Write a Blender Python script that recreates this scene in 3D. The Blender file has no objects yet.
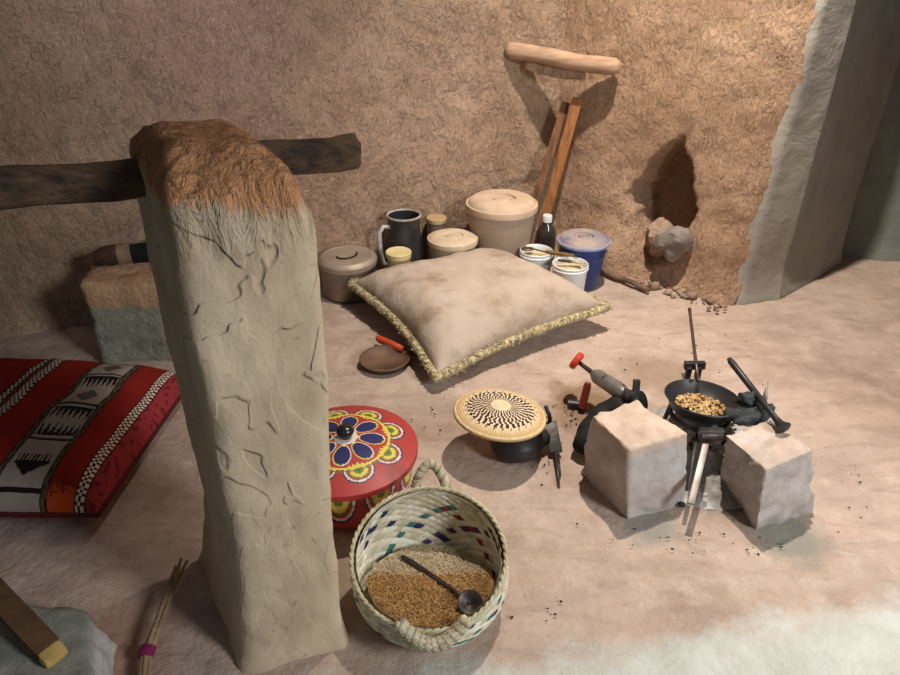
import bpy, bmesh, math, random
from mathutils import Vector, Matrix, noise
random.seed(7)
scene = bpy.context.scene
COL = scene.collection
R = math.radians
PI = math.pi
F = 676.0; PITCH = R(30); CP, SP = math.cos(PITCH), math.sin(PITCH); H = 1.15

# ------------------------------------------------------------------ placing
def P(x, y, z=0.0):
    u = (x-450)/F; a = (y-337.5)/F
    t = (H-z)/(SP+CP*a)
    return Vector((u*t, (CP-SP*a)*t, z))
def W(x, y, p0, p1, off=0.0):
    """point of the vertical plane through p0,p1 seen at x,y; off = distance towards the room"""
    n = Vector((p1.y-p0.y, -(p1.x-p0.x), 0)).normalized()
    u = (x-450)/F; a = (y-337.5)/F
    d = Vector((u, CP-SP*a, -SP-CP*a)); o = Vector((0, 0, H))
    t = (p0+n*off-o).dot(n)/d.dot(n)
    return o+d*t
def pix(v):
    d = v.y*CP+(H-v.z)*SP
    return 450+F*v.x/d, 337.5+F*((H-v.z)*CP-v.y*SP)/d
def depth(v): return v.y*CP+(H-v.z)*SP
def zat(x, y, py):
    lo, hi = 0.0, 1.5
    for _ in range(40):
        m = (lo+hi)/2
        if pix(Vector((x, y, m)))[1] > py: lo = m
        else: hi = m
    return lo
def fbm(v, o=4): return noise.fractal(v, 1.0, 2.0, o)

# ------------------------------------------------------------------ materials
def srgb(r, g, b):
    def f(c):
        c /= 255.0
        return c/12.92 if c <= .04045 else ((c+.055)/1.055)**2.4
    return (f(r), f(g), f(b), 1.0)
def new_mat(name):
    m = bpy.data.materials.new(name); m.use_nodes = True
    nt = m.node_tree; nt.nodes.clear()
    out = nt.nodes.new('ShaderNodeOutputMaterial'); b = nt.nodes.new('ShaderNodeBsdfPrincipled')
    nt.links.new(b.outputs[0], out.inputs[0])
    return m, nt, b
def coords(nt, stretch=(1, 1, 1), rot=(0, 0, 0), world=False):
    if world:
        tc = nt.nodes.new('ShaderNodeNewGeometry'); s = tc.outputs['Position']
    else:
        tc = nt.nodes.new('ShaderNodeTexCoord'); s = tc.outputs['Object']
    mp = nt.nodes.new('ShaderNodeMapping'); mp.inputs['Scale'].default_value = stretch; mp.inputs['Rotation'].default_value = rot
    nt.links.new(s, mp.inputs[0]); return mp.outputs[0]
def nz(nt, vec, scale, detail=5, rough=.6, dist=0.0):
    n = nt.nodes.new('ShaderNodeTexNoise'); n.inputs['Scale'].default_value = scale
    n.inputs['Detail'].default_value = detail; n.inputs['Roughness'].default_value = rough; n.inputs['Distortion'].default_value = dist
    nt.links.new(vec, n.inputs['Vector']); return n.outputs['Fac']
def ramp(nt, fac, stops):
    r = nt.nodes.new('ShaderNodeValToRGB'); e = r.color_ramp.elements
    while len(e) < len(stops): e.new(.5)
    for k, (p, c) in enumerate(stops): e[k].position = p; e[k].color = c
    nt.links.new(fac, r.inputs[0]); return r.outputs[0]
def mixc(nt, fac, a, b, mode='MIX'):
    m = nt.nodes.new('ShaderNodeMix'); m.data_type = 'RGBA'; m.blend_type = mode
    if isinstance(fac, float): m.inputs[0].default_value = fac
    else: nt.links.new(fac, m.inputs[0])
    for v, i in ((a, 6), (b, 7)):
        if isinstance(v, tuple): m.inputs[i].default_value = v
        else: nt.links.new(v, m.inputs[i])
    return m.outputs[2]
def math_n(nt, op, a, b=None):
    m = nt.nodes.new('ShaderNodeMath'); m.operation = op
    for k, v in enumerate((a, b)):
        if v is None: continue
        if isinstance(v, (int, float)): m.inputs[k].default_value = v
        else: nt.links.new(v, m.inputs[k])
    return m.outputs[0]
def bump(nt, b, h, strength, dist, prev=None):
    n = nt.nodes.new('ShaderNodeBump'); n.inputs['Strength'].default_value = strength; n.inputs['Distance'].default_value = dist
    nt.links.new(h, n.inputs['Height'])
    if prev is not None: nt.links.new(prev, n.inputs['Normal'])
    nt.links.new(n.outputs[0], b.inputs['Normal']); return n.outputs[0]
def mat(name, c1, c2=None, scale=12, rough=.8, bs=0, bscale=80, bdist=.003, metal=0.0, stretch=(1, 1, 1), spec=.3, lo=.35, hi=.65):
    m, nt, b = new_mat(name)
    v = coords(nt, stretch)
    c2 = c2 or tuple(min(1, x*.75) for x in c1[:3])+(1,)
    nt.links.new(ramp(nt, nz(nt, v, scale), [(lo, c1), (hi, c2)]), b.inputs['Base Color'])
    b.inputs['Roughness'].default_value = rough; b.inputs['Metallic'].default_value = metal; b.inputs['Specular IOR Level'].default_value = spec
    if bs: bump(nt, b, nz(nt, v, bscale, 6, .65), bs, bdist)
    return m
def attr_mat(name, rough=.7, bs=.3, bscale=250, bdist=.002, spec=.25, dirt=None, dscale=8):
    m, nt, b = new_mat(name)
    a = nt.nodes.new('ShaderNodeAttribute'); a.attribute_name = 'pattern'
    c = a.outputs['Color']; v = coords(nt)
    if dirt:
        f = ramp(nt, nz(nt, v, dscale), [(.45, (0, 0, 0, 1)), (.7, (.45, .45, .45, 1))])
        c = mixc(nt, f, c, dirt)
    nt.links.new(c, b.inputs['Base Color'])
    b.inputs['Roughness'].default_value = rough; b.inputs['Specular IOR Level'].default_value = spec
    if bs: bump(nt, b, nz(nt, v, bscale, 4), bs, bdist)
    return m

def mud_wall(name, ca, cb, straw, sc=1.0, rot=(0, R(35), 0)):
    m, nt, b = new_mat(name)
    v = coords(nt, world=True)
    vs = coords(nt, (1.9, 1.9, .75), rot, world=True)
    base = ramp(nt, nz(nt, v, 3.2, 6, .6), [(.32, ca), (.68, cb)])
    fl = ramp(nt, nz(nt, vs, 75*sc, 3, .5, .6), [(.60, (0, 0, 0, 1)), (.72, (1, 1, 1, 1))])
    col = mixc(nt, math_n(nt, 'MULTIPLY', fl, .6), base, straw)
    nt.links.new(col, b.inputs['Base Color'])
    b.inputs['Roughness'].default_value = .95; b.inputs['Specular IOR Level'].default_value = .1
    # flaky mud: a warped, slanted noise broken into overlapping ledges, then grooves and grains
    wn = nt.nodes.new('ShaderNodeTexNoise'); wn.inputs['Scale'].default_value = 4.5; wn.inputs['Detail'].default_value = 3; nt.links.new(v, wn.inputs['Vector'])
    wv = nt.nodes.new('ShaderNodeVectorMath'); wv.operation = 'MULTIPLY_ADD'; nt.links.new(wn.outputs['Color'], wv.inputs[0]); wv.inputs[1].default_value = (.10, .10, .10); nt.links.new(vs, wv.inputs[2])
    w = wv.outputs[0]
    n0 = nz(nt, w, 11*sc, 4, .60, .12)
    saw = math_n(nt, 'FRACT', math_n(nt, 'MULTIPLY', n0, 5.0))
    n1 = bump(nt, b, saw, .9, .012/sc)
    g2 = nz(nt, w, 27*sc, 3, .6, .25)
    gr = math_n(nt, 'MINIMUM', math_n(nt, 'ABSOLUTE', math_n(nt, 'SUBTRACT', g2, .5)), .04)
    msk = ramp(nt, nz(nt, v, 17, 3, .6), [(.46, (.0, .0, .0, 1)), (.60, (1, 1, 1, 1))])
    n2 = bump(nt, b, math_n(nt, 'MULTIPLY', gr, msk), 1.0, .14/sc, n1)
    n3 = bump(nt, b, nz(nt, v, 55, 6, .72, .3), 1.0, .017, n2)
    bump(nt, b, nz(nt, v, 200, 3, .6), .5, .003, n3)
    return m

WALL = mud_wall('rough straw mud', srgb(204, 174, 147), srgb(178, 147, 121), srgb(222, 197, 170))
WALLB = mud_wall('rough straw mud warm lit', srgb(212, 177, 147), srgb(188, 151, 122), srgb(230, 203, 176), 1.15, (0, R(-30), 0))  # lighter, warmer than the back wall: mostly lamplight put into the mud colour

def plaster(name, ca, cb, sc=5, bs=.35):
    m, nt, b = new_mat(name); v = coords(nt, world=True)
    nt.links.new(ramp(nt, nz(nt, v, sc, 7, .62), [(.3, ca), (.7, cb)]), b.inputs['Base Color'])
    b.inputs['Roughness'].default_value = .9; b.inputs['Specular IOR Level'].default_value = .12
    n1 = bump(nt, b, nz(nt, v, 14, 5, .6, .4), bs, .02)
    bump(nt, b, nz(nt, v, 90, 5, .7), .4, .004, n1)
    return m
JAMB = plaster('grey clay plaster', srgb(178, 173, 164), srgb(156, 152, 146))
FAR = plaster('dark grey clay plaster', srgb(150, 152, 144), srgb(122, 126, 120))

def floor_mat():
    m, nt, b = new_mat('trodden mud floor'); v = coords(nt, world=True)
    base = ramp(nt, nz(nt, v, 2.6, 8, .62, .3), [(.28, srgb(160, 140, 126)), (.5, srgb(186, 164, 148)), (.72, srgb(147, 124, 109))])
    sp = ramp(nt, nz(nt, v, 13, 6, .7), [(.52, (0, 0, 0, 1)), (.72, (1, 1, 1, 1))])
    base = mixc(nt, math_n(nt, 'MULTIPLY', sp, .45), base, srgb(208, 192, 176))
    vv = coords(nt, (1, 3.2, 1), (0, 0, R(20)), world=True)
    tr = ramp(nt, nz(nt, vv, 7, 7, .68, .6), [(.50, (0, 0, 0, 1)), (.66, (1, 1, 1, 1))])
    base = mixc(nt, math_n(nt, 'MULTIPLY', tr, .4), base, srgb(138, 118, 104))
    pk = ramp(nt, nz(nt, v, 120, 3, .6), [(.68, (0, 0, 0, 1)), (.74, (1, 1, 1, 1))])
    base = mixc(nt, math_n(nt, 'MULTIPLY', pk, .45), base, srgb(104, 84, 68))
    # grey lime and cement skim along the front rim, ragged where it stops
    g = nt.nodes.new('ShaderNodeSeparateXYZ'); nt.links.new(v, g.inputs[0])
    edge = math_n(nt, 'ADD', math_n(nt, 'MULTIPLY', g.outputs[0], -.17), g.outputs[1])
    wob = math_n(nt, 'MULTIPLY', math_n(nt, 'SUBTRACT', nz(nt, v, 7, 6, .65), .5), .22)
    e = math_n(nt, 'ADD', edge, wob)
    f = ramp(nt, e, [(.735, (1, 1, 1, 1)), (.80, (0, 0, 0, 1))])
    skim = ramp(nt, nz(nt, v, 9, 6, .6), [(.3, srgb(206, 206, 198)), (.7, srgb(180, 178, 168))])
    base = mixc(nt, f, base, skim)
    # soot, clay stains and painted block shadows round the hearth and the wall foot
    def spot(x, y, r, col, k):
        nonlocal base
        d = nt.nodes.new('ShaderNodeVectorMath'); d.operation = 'DISTANCE'; nt.links.new(v, d.inputs[0]); d.inputs[1].default_value = (x, y, 0)
        dd = math_n(nt, 'ADD', d.outputs['Value'], math_n(nt, 'MULTIPLY', math_n(nt, 'SUBTRACT', nz(nt, v, 16, 5, .7), .5), r*1.2))
        ff = ramp(nt, math_n(nt, 'DIVIDE', dd, r), [(.45, (k, k, k, 1)), (1.0, (0, 0, 0, 1))])
        base = mixc(nt, ff, base, col)
    p = P(590, 405); spot(p.x, p.y, .16, srgb(120, 92, 62), .75)
    p = P(660, 372); spot(p.x, p.y, .16, srgb(132, 108, 84), .6)
    p = P(650, 523); spot(p.x, p.y, .085, srgb(136, 132, 122), .9)  # shadow of the left hearth block painted on the floor
    p = P(790, 536); spot(p.x, p.y, .10, srgb(136, 133, 122), .9)  # the right block's shadow, painted in likewise
    p = P(703, 470); spot(p.x, p.y, .16, srgb(104, 100, 96), .9)
    p = P(110, 650); spot(p.x, p.y, .14, srgb(150, 95, 60), .5)
    nt.links.new(base, b.inputs['Base Color'])
    b.inputs['Roughness'].default_value = .85; b.inputs['Specular IOR Level'].default_value = .18
    n1 = bump(nt, b, nz(nt, v, 9, 6, .6, .3), .45, .03)
    n2 = bump(nt, b, nz(nt, v, 40, 6, .68), .6, .007, n1)
    bump(nt, b, nz(nt, v, 220, 3), .25, .002, n2)
    return m
FLOOR = floor_mat()

# ------------------------------------------------------------------ mesh building
class MB:
    def __init__(s): s.v = []; s.f = []; s.c = []; s.mi = []; s.has_c = False
    def face(s, f, c=None, mi=0):
        s.f.append(f); s.c.append(c or (1, 1, 1, 1)); s.mi.append(mi)
        if c: s.has_c = True
    def grid(s, nu, nv, fn, close=False, col=None, mi=0):
        b = len(s.v); cols = nu if close else nu+1
        for j in range(nv+1):
            for i in range(cols): s.v.append(Vector(fn(i/nu, j/nv)))
        for j in range(nv):
            for i in range(nu):
                i2 = (i+1) % cols
                s.face((b+j*cols+i, b+j*cols+i2, b+(j+1)*cols+i2, b+(j+1)*cols+i), col((i+.5)/nu, (j+.5)/nv) if col else None, mi)
    def lathe(s, prof, seg=48, M=None, col=None, mi=0):
        M = M or Matrix(); b = len(s.v); n = len(prof)
        for (r, z) in prof:
            for i in range(seg):
                t = 2*PI*i/seg; s.v.append(M @ Vector((max(r, 1e-5)*math.cos(t), max(r, 1e-5)*math.sin(t), z)))
        for j in range(n-1):
            for i in range(seg):
                i2 = (i+1) % seg
                s.face((b+j*seg+i, b+j*seg+i2, b+(j+1)*seg+i2, b+(j+1)*seg+i), col(i, j) if col else None, mi)
    def tube(s, pts, r, seg=10, mi=0, caps=True, col=None, flat=1.0):
        pts = [Vector(p) for p in pts]; n = len(pts); b = len(s.v)
        rs = r if isinstance(r, (list, tuple)) else [r]*n
        up = None
        for k in range(n):
            d = (pts[min(k+1, n-1)]-pts[max(k-1, 0)]).normalized()
            if up is None: up = d.orthogonal().normalized() if abs(d.z) > .9 else Vector((0, 0, 1))
            x = d.cross(up).normalized(); y = x.cross(d).normalized(); up = y
            for i in range(seg):
                t = 2*PI*i/seg; s.v.append(pts[k]+x*math.cos(t)*rs[k]+y*math.sin(t)*rs[k]*flat)
        for k in range(n-1):
            for i in range(seg):
                i2 = (i+1) % seg; s.face((b+k*seg+i, b+k*seg+i2, b+(k+1)*seg+i2, b+(k+1)*seg+i), col, mi)
        if caps:
            s.face(tuple(b+i for i in reversed(range(seg))), col, mi); s.face(tuple(b+(n-1)*seg+i for i in range(seg)), col, mi)
    def box(s, size, M=None, mi=0, col=None):
        M = M or Matrix(); b = len(s.v); x, y, z = (k/2 for k in size)
        for dz in (-z, z):
            for dx, dy in ((-x, -y), (x, -y), (x, y), (-x, y)): s.v.append(M @ Vector((dx, dy, dz)))
        for f in ((3, 2, 1, 0), (4, 5, 6, 7), (0, 1, 5, 4), (1, 2, 6, 5), (2, 3, 7, 6), (3, 0, 4, 7)): s.face(tuple(b+i for i in f), col, mi)
    def blob(s, c, rad, sub=3, amp=.15, freq=2.0, seed=0.0, M=None, mi=0, squash=1.0):
        bm = bmesh.new(); bmesh.ops.create_icosphere(bm, subdivisions=sub, radius=1); b = len(s.v); M = M or Matrix()
        for v in bm.verts:
            k = 1+amp*fbm(v.co*freq+Vector((seed, seed*1.7, 3)), 4)
            q = M @ Vector((v.co.x*rad[0]*k, v.co.y*rad[1]*k, v.co.z*rad[2]*k*squash)); s.v.append(q+Vector(c))
        bm.verts.index_update()
        for f in bm.faces: s.face(tuple(b+v.index for v in f.verts), None, mi)
        bm.free()
    def build(s, name, mats, parent=None, loc=None, smooth=40, bevel=0.0, merge=0.0):
        me = bpy.data.meshes.new(name)
        o0 = Vector(loc) if loc is not None else Vector((0, 0, 0))
        base = o0
        if parent is not None:
            base = Vector((0, 0, 0)); q = parent
            while q is not None: base = base+q.matrix_basis.translation; q = q.parent
        me.from_pydata([tuple(v-base) for v in s.v], [], s.f); me.validate()
        if not isinstance(mats, (list, tuple)): mats = [mats]
        for m in mats: me.materials.append(m)
        for p, mi in zip(me.polygons, s.mi): p.material_index = mi
        if s.has_c:
            at = me.color_attributes.new('pattern', 'FLOAT_COLOR', 'CORNER')
            for p, c in zip(me.polygons, s.c):
                for li in p.loop_indices: at.data[li].color = c
        if merge or bevel:
            bm = bmesh.new(); bm.from_mesh(me)
            if merge: bmesh.ops.remove_doubles(bm, verts=bm.verts, dist=merge)
            if bevel: bmesh.ops.bevel(bm, geom=bm.edges[:], offset=bevel, segments=2, affect='EDGES', profile=.6, clamp_overlap=True)
            bmesh.ops.recalc_face_normals(bm, faces=bm.faces); bm.to_mesh(me); bm.free()
        me.shade_smooth()
        if smooth < 180: me.set_sharp_from_angle(angle=R(smooth))
        o = bpy.data.objects.new(name, me); COL.objects.link(o)
        if parent is not None: o.parent = parent
        else: o.location = base
        return o
def tag(o, label, cat, group=None, kind=None):
    o['label'] = label; o['category'] = cat
    if group: o['group'] = group
    if kind: o['kind'] = kind
    return o
def thing(name, label, cat, loc, group=None):
    o = bpy.data.objects.new(name, None); COL.objects.link(o); o.location = loc; o.empty_display_size = .05
    return tag(o, label, cat, group)
def struct(o): o['kind'] = 'structure'; return o
def T(x, y, z): return Matrix.Translation((x, y, z))
def arc(c, ax, ay, r1, r2, a0, a1, n):
    c = Vector(c); ax = Vector(ax); ay = Vector(ay)
    return [c+ax*r1*math.cos(a0+(a1-a0)*k/n)+ay*r2*math.sin(a0+(a1-a0)*k/n) for k in range(n+1)]
def frame(d, up=Vector((0, 0, 1))):
    """matrix with local Z along d"""
    z = Vector(d).normalized(); x = up.cross(z)
    if x.length < 1e-4: x = Vector((1, 0, 0))
    x.normalize(); y = z.cross(x)
    return Matrix((x, y, z)).transposed().to_4x4()

# ------------------------------------------------------------------ setting
A0 = P(20, 332); C0 = P(548, 245); B1 = P(735, 303); J2 = P(777, 296); J3 = P(852, 267)
dirA = (C0-A0).normalized(); dirB = (B1-C0).normalized()
nA = Vector((dirA.y, -dirA.x, 0)); nB = Vector((dirB.y, -dirB.x, 0))
AL = A0-dirA*1.9
WH = 2.7

mb = MB()
def fl(u, v):
    x = -3.2+6.6*u; y = -.6+4.6*v; 
    return (x, y, .010*fbm(Vector((x*2.2, y*2.2, 0)), 4)+.006*fbm(Vector((x*9, y*9, 2)), 3)-.006)
mb.grid(330, 230, fl)
struct(mb.build('floor', FLOOR, smooth=180))

def wall(name, p0, p1, m, step=.0125, amp=.02, extra=None, roundl=0, roundr=0, h=WH, fillet=.05, zmin=-.03, lean0=None, lean1=None):
    l0 = lean0 or Vector(); l1 = lean1 or Vector()
    d = p1-p0; L = d.length; d.normalize(); n = Vector((d.y, -d.x, 0))
    nu = max(4, int(L/step)); nv = int(h/step)
    def fn(u, v):
        z = zmin+(h-zmin)*v; p = p0+d*(L*u)+l0.lerp(l1, u)*max(z, 0)
        o = amp*fbm(Vector((p.x*3.1, p.y*3.1, z*3.1)), 5)+amp*.22*fbm(Vector((p.x*13, p.y*13, z*13)), 4)
        o += fillet*math.exp(-max(z, 0)/.06)
        if extra: o = extra(p, u*L, L, z, o)
        return p+n*o+Vector((0, 0, z))
    mb = MB(); mb.grid(nu, nv, fn)
    return struct(mb.build(name, m, smooth=180))

wall('wall_back', AL, C0+dirA*.06, WALL, amp=.020, fillet=.03)

# niche in the right wall: an arched hollow low in the mud
nc = W(677, 208, C0, B1); ns = (nc-C0).dot(dirB)
nz0 = nc.z
def niche(p, s, L, z, o):
    dx = (s-ns)/(.155 if s < ns else .105); zz = z-nz0
    hz = .235 if zz > 0 else .24
    wx = 1-.45*max(0, zz)/.235
    q = math.sqrt((dx/max(wx, .3))**2+(zz/hz)**2)+.12*fbm(Vector((s*14, z*14, 1)), 3)
    k = 1-min(1, max(0, (q-.72)/.35)); k = k*k*(3-2*k)
    o -= .19*k
    # swelling at the foot, left of the hollow
    o += .05*math.exp(-(((s-ns+.17)/.10)**2+((z-.06)/.10)**2))
    # worn outer corner turning back
    e = L-s
    if e < .10: o -= .035*(1-e/.10)**2
    return o
wall('wall_right', C0-dirB*.05, B1, WALLB, amp=.019, extra=niche, fillet=.045, lean1=Vector((.040, -.012, 0)))
# the wall end: smooth plaster turning away, then the passage beyond
def jambx(p, s, L, z, o):
    e = L-s
    if s < .05: o -= .03*(1-s/.05)**2
    return o
wall('wall_jamb', B1-Vector((.012, -.01, 0)), J2, JAMB, step=.012, amp=.005, extra=jambx, fillet=.02, lean0=Vector((.05, -.01, 0)))
J3b = J2+Vector((math.cos(R(41)), math.sin(R(41)), 0))*.53
J2b = J2+(J2-J3).normalized()*.004
wall('wall_passage', J2b, J3b, JAMB, step=.015, amp=.005, fillet=.02)
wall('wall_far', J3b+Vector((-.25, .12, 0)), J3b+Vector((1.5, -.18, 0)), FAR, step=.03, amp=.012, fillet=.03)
# timber door leaf edge and a dark upper opening in the passage
BROWN = mat('dark brown timber', srgb(96, 54, 30), srgb(64, 36, 20), 9, .6, .3, 60, stretch=(6, 6, 1))
db = P(893, 279)
mb = MB(); mb.box((.04, .16, 1.0), T(db.x+.055, db.y, .5) @ Matrix.Rotation(R(-25), 4, 'Z'))
d1 = mb.build('door_1', BROWN, smooth=30, bevel=.004); struct(d1)
TEAL = mat('dark teal paint', srgb(26, 38, 42), srgb(16, 22, 26), 8, .5)
w0 = J3b+Vector((.12, -.05, 0))
mb = MB(); mb.box((.30, .03, .42), T(w0.x+.12, w0.y-.01, .93) @ Matrix.Rotation(R(-7), 4, 'Z'))
struct(mb.build('window_1', TEAL, smooth=30, bevel=.004))

# wall added to block daylight from the passage, outside the frame on the right
wall('wall_daylight_block', Vector((1.455, 1.62, 0)), Vector((1.455, .75, 0)), JAMB, step=.03, amp=.008)
wall('wall_daylight_block_end', Vector((2.2, 1.62, 0)), Vector((1.455, 1.62, 0)), JAMB, step=.03, amp=.008)
# ------------------------------------------------------------------ pillar
FLp = P(245, 668); FRp = P(345, 641)
pd = (FRp-FLp).normalized(); pn = Vector((pd.y, -pd.x, 0))
BLp = P(206, 552); bo = (BLp-FLp)
BLq = FLp+bo
def pillar_mat():
    m, nt, b = new_mat('pillar clay coat over mud'); v = coords(nt, world=True)
    g = nt.nodes.new('ShaderNodeSeparateXYZ'); nt.links.new(v, g.inputs[0])
    zz = math_n(nt, 'ADD', g.outputs[2], math_n(nt, 'MULTIPLY', math_n(nt, 'SUBTRACT', nz(nt, v, 9, 5, .6), .5), .14))
    # x-ward wear: mud shows on the left side
    grey = ramp(nt, nz(nt, v, 6, 7, .6), [(.3, srgb(206, 188, 160)), (.7, srgb(178, 157, 130))])
    oran = ramp(nt, nz(nt, v, 10, 7, .65), [(.3, srgb(206, 150, 106)), (.7, srgb(176, 124, 86))])
    f = ramp(nt, zz, [(.862, (0, 0, 0, 1)), (.885, (1, 1, 1, 1))])
    c = mixc(nt, f, grey, oran)
    spots = ramp(nt, nz(nt, v, 60, 3, .5), [(.66, (0, 0, 0, 1)), (.75, (1, 1, 1, 1))])
    c = mixc(nt, math_n(nt, 'MULTIPLY', spots, .4), c, srgb(120, 104, 84))
    nt.links.new(c, b.inputs['Base Color']); b.inputs['Roughness'].default_value = .9; b.inputs['Specular IOR Level'].default_value = .15
    # peeling skin of clay: steps where a soft noise crosses levels
    n0 = nz(nt, coords(nt, (1, 1, .7), world=True), 5.5, 3, .5, .6)
    st = ramp(nt, n0, [(.40, (0, 0, 0, 1)), (.41, (.5, .5, .5, 1)), (.52, (.55, .55, .55, 1)), (.53, (1, 1, 1, 1))])
    zm = ramp(nt, g.outputs[2], [(.25, (.25, .25, .25, 1)), (.6, (1, 1, 1, 1))])
    n1 = bump(nt, b, math_n(nt, 'MULTIPLY', st, zm), .7, .011)
    zt_ = ramp(nt, g.outputs[2], [(.80, (0, 0, 0, 1)), (.88, (1, 1, 1, 1))])
    n1 = bump(nt, b, math_n(nt, 'MULTIPLY', nz(nt, coords(nt, (2.2, 2.2, .6), world=True), 26, 5, .65, .6), zt_), 1.0, .03, n1)
    n2 = bump(nt, b, nz(nt, coords(nt, (1.6, 1.6, .6), world=True), 24, 4, .55, .4), .28, .012, n1)
    bump(nt, b, nz(nt, v, 130, 4), .3, .003, n2)
    return m
PIL = pillar_mat()
Lpx = [(665, 245), (560, 235), (440, 212), (330, 187), (250, 172), (185, 160)]
Rpx = [(641, 347), (520, 337), (430, 334), (320, 331), (220, 319), (182, 306)]
Bpx = [(552, 203), (480, 200), (420, 185), (320, 159), (250, 145), (190, 134)]
def edge_z(px, p0, p1):
    return [(q.z, q) for q in (W(x, y, p0, p1) for y, x in px)]
eL = edge_z(Lpx, FLp, FRp); eR = edge_z(Rpx, FLp, FRp); eB = edge_z(Bpx, BLq, BLq+pd)
def at_z(e, z):
    if z <= e[0][0]: p, q = e[0][1], e[1][1]
    elif z >= e[-1][0]: p, q = e[-2][1], e[-1][1]
    else:
        for k in range(len(e)-1):
            if e[k][0] <= z <= e[k+1][0]: p, q = e[k][1], e[k+1][1]; break
    t = (z-p.z)/(q.z-p.z); r = p.lerp(q, t); r.z = z; return r
ZT = .955
def pil_ring(z, shrink=1.0, n=96, rad=.22):
    a, b_, d_ = at_z(eL, min(z, .93)), at_z(eR, min(z, .93)), at_z(eB, min(z, .93))
    c_ = b_+(d_-a)*.9
    for q in (a, b_, c_, d_): q.z = z
    ctr = (a+b_+c_+d_)/4; cs = [a, b_, c_, d_]; out = []
    # rounded quad
    for k in range(4):
        p0, p1, p2 = cs[k-1], cs[k], cs[(k+1) % 4]
        rr = min(.030, (p1-p0).length*.4)
        s0 = p1+(p0-p1).normalized()*rr; s2 = p1+(p2-p1).normalized()*rr
        for i in range(7):
            t = i/6; out.append((1-t)**2*s0+2*t*(1-t)*p1+t*t*s2)
        nx = cs[(k+1) % 4]; e0 = nx+(p1-nx).normalized()*min(.030, (nx-p1).length*.4)
        for i in range(1, 18): out.append(s2.lerp(e0, i/18))
    return [ctr+(q-ctr)*shrink for q in out]
mb = MB(); rings = []
zs = [-.02+.012*k for k in range(int((.868+.02)/.012)+1)]
for z in zs:
    fl_ = 1+.10*math.exp(-max(z, 0)/.03)
    rings.append(pil_ring(z, fl_))
for k in range(1, 13):
    t = k/12*PI/2; rings.append(pil_ring(.868+.064*math.sin(t), 1-.60*(1-math.cos(t))**1.1))
n = len(rings[0])
for rg in rings:
    ctr = sum(rg, Vector())/n
    for q in rg:
        d = (q-ctr); d.z = 0; d.normalize()
        w = .006*fbm(q*9, 3)+.003*fbm(Vector((q.x*26, q.y*26, q.z*14)), 3)
        if q.z > .8: w += .007*fbm(Vector((q.x*40, q.y*40, q.z*9)), 4)
        mb.v.append(q+d*w+Vector((0, 0, .008*fbm(q*14, 3) if q.z > .885 else 0)))
for j in range(len(rings)-1):
    for i in range(n):
        i2 = (i+1) % n; mb.face((j*n+i, j*n+i2, (j+1)*n+i2, (j+1)*n+i))
mb.face(tuple((len(rings)-1)*n+i for i in range(n)))
o = mb.build('pillar', PIL, loc=(FLp+FRp+bo)/2*1.0, smooth=180)
tag(o, 'square clay-plastered mud pillar with a worn orange top pierced by a log', 'pillar')

# log through the pillar
LOG = mat('weathered dark log', srgb(112, 86, 62), srgb(54, 44, 37), 7, .85, .8, 40, .012, stretch=(1, 7, 7))
lr = W(356, 149, BLq-pn*-.06+Vector((0, 0, 0)), BLq+pd-pn*-.06)   # right end
ll = W(-60, 199, FLp+bo*.55, FLp+bo*.55+pd)
mb = MB(); seg = 20; N = 60
axis = (lr-ll); L = axis.length; axis.normalize(); fx = axis.cross(Vector((0, 0, 1))).normalized(); fy = fx.cross(axis)
for k in range(N+1):
    p = ll+axis*(L*k/N)+fy*.004*math.sin(k*.2)
    r = .0285-.001*k/N
    for i in range(seg):
        t = 2*PI*i/seg; rr = r*(1+.10*fbm(Vector((k*.12, math.cos(t)*1.6, math.sin(t)*1.6)), 3))
        end = -.006*fbm(Vector((math.cos(t)*3, math.sin(t)*3, 0)), 2) if k == N else 0
        mb.v.append(p+fx*math.cos(t)*rr+fy*math.sin(t)*rr+axis*end)
for k in range(N):
    for i in range(seg): mb.face((k*seg+i, k*seg+(i+1) % seg, (k+1)*seg+(i+1) % seg, (k+1)*seg+i))
b0 = len(mb.v); mb.v.append(ll); mb.v.append(lr-axis*.004)
for i in range(seg):
    mb.face((b0, (i+1) % seg, i)); mb.face((b0+1, N*seg+i, N*seg+(i+1) % seg))
o = mb.build('log_beam', LOG, loc=(ll+lr)/2, smooth=180)
tag(o, 'dark weathered log running sideways through the top of the pillar', 'log')

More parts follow.
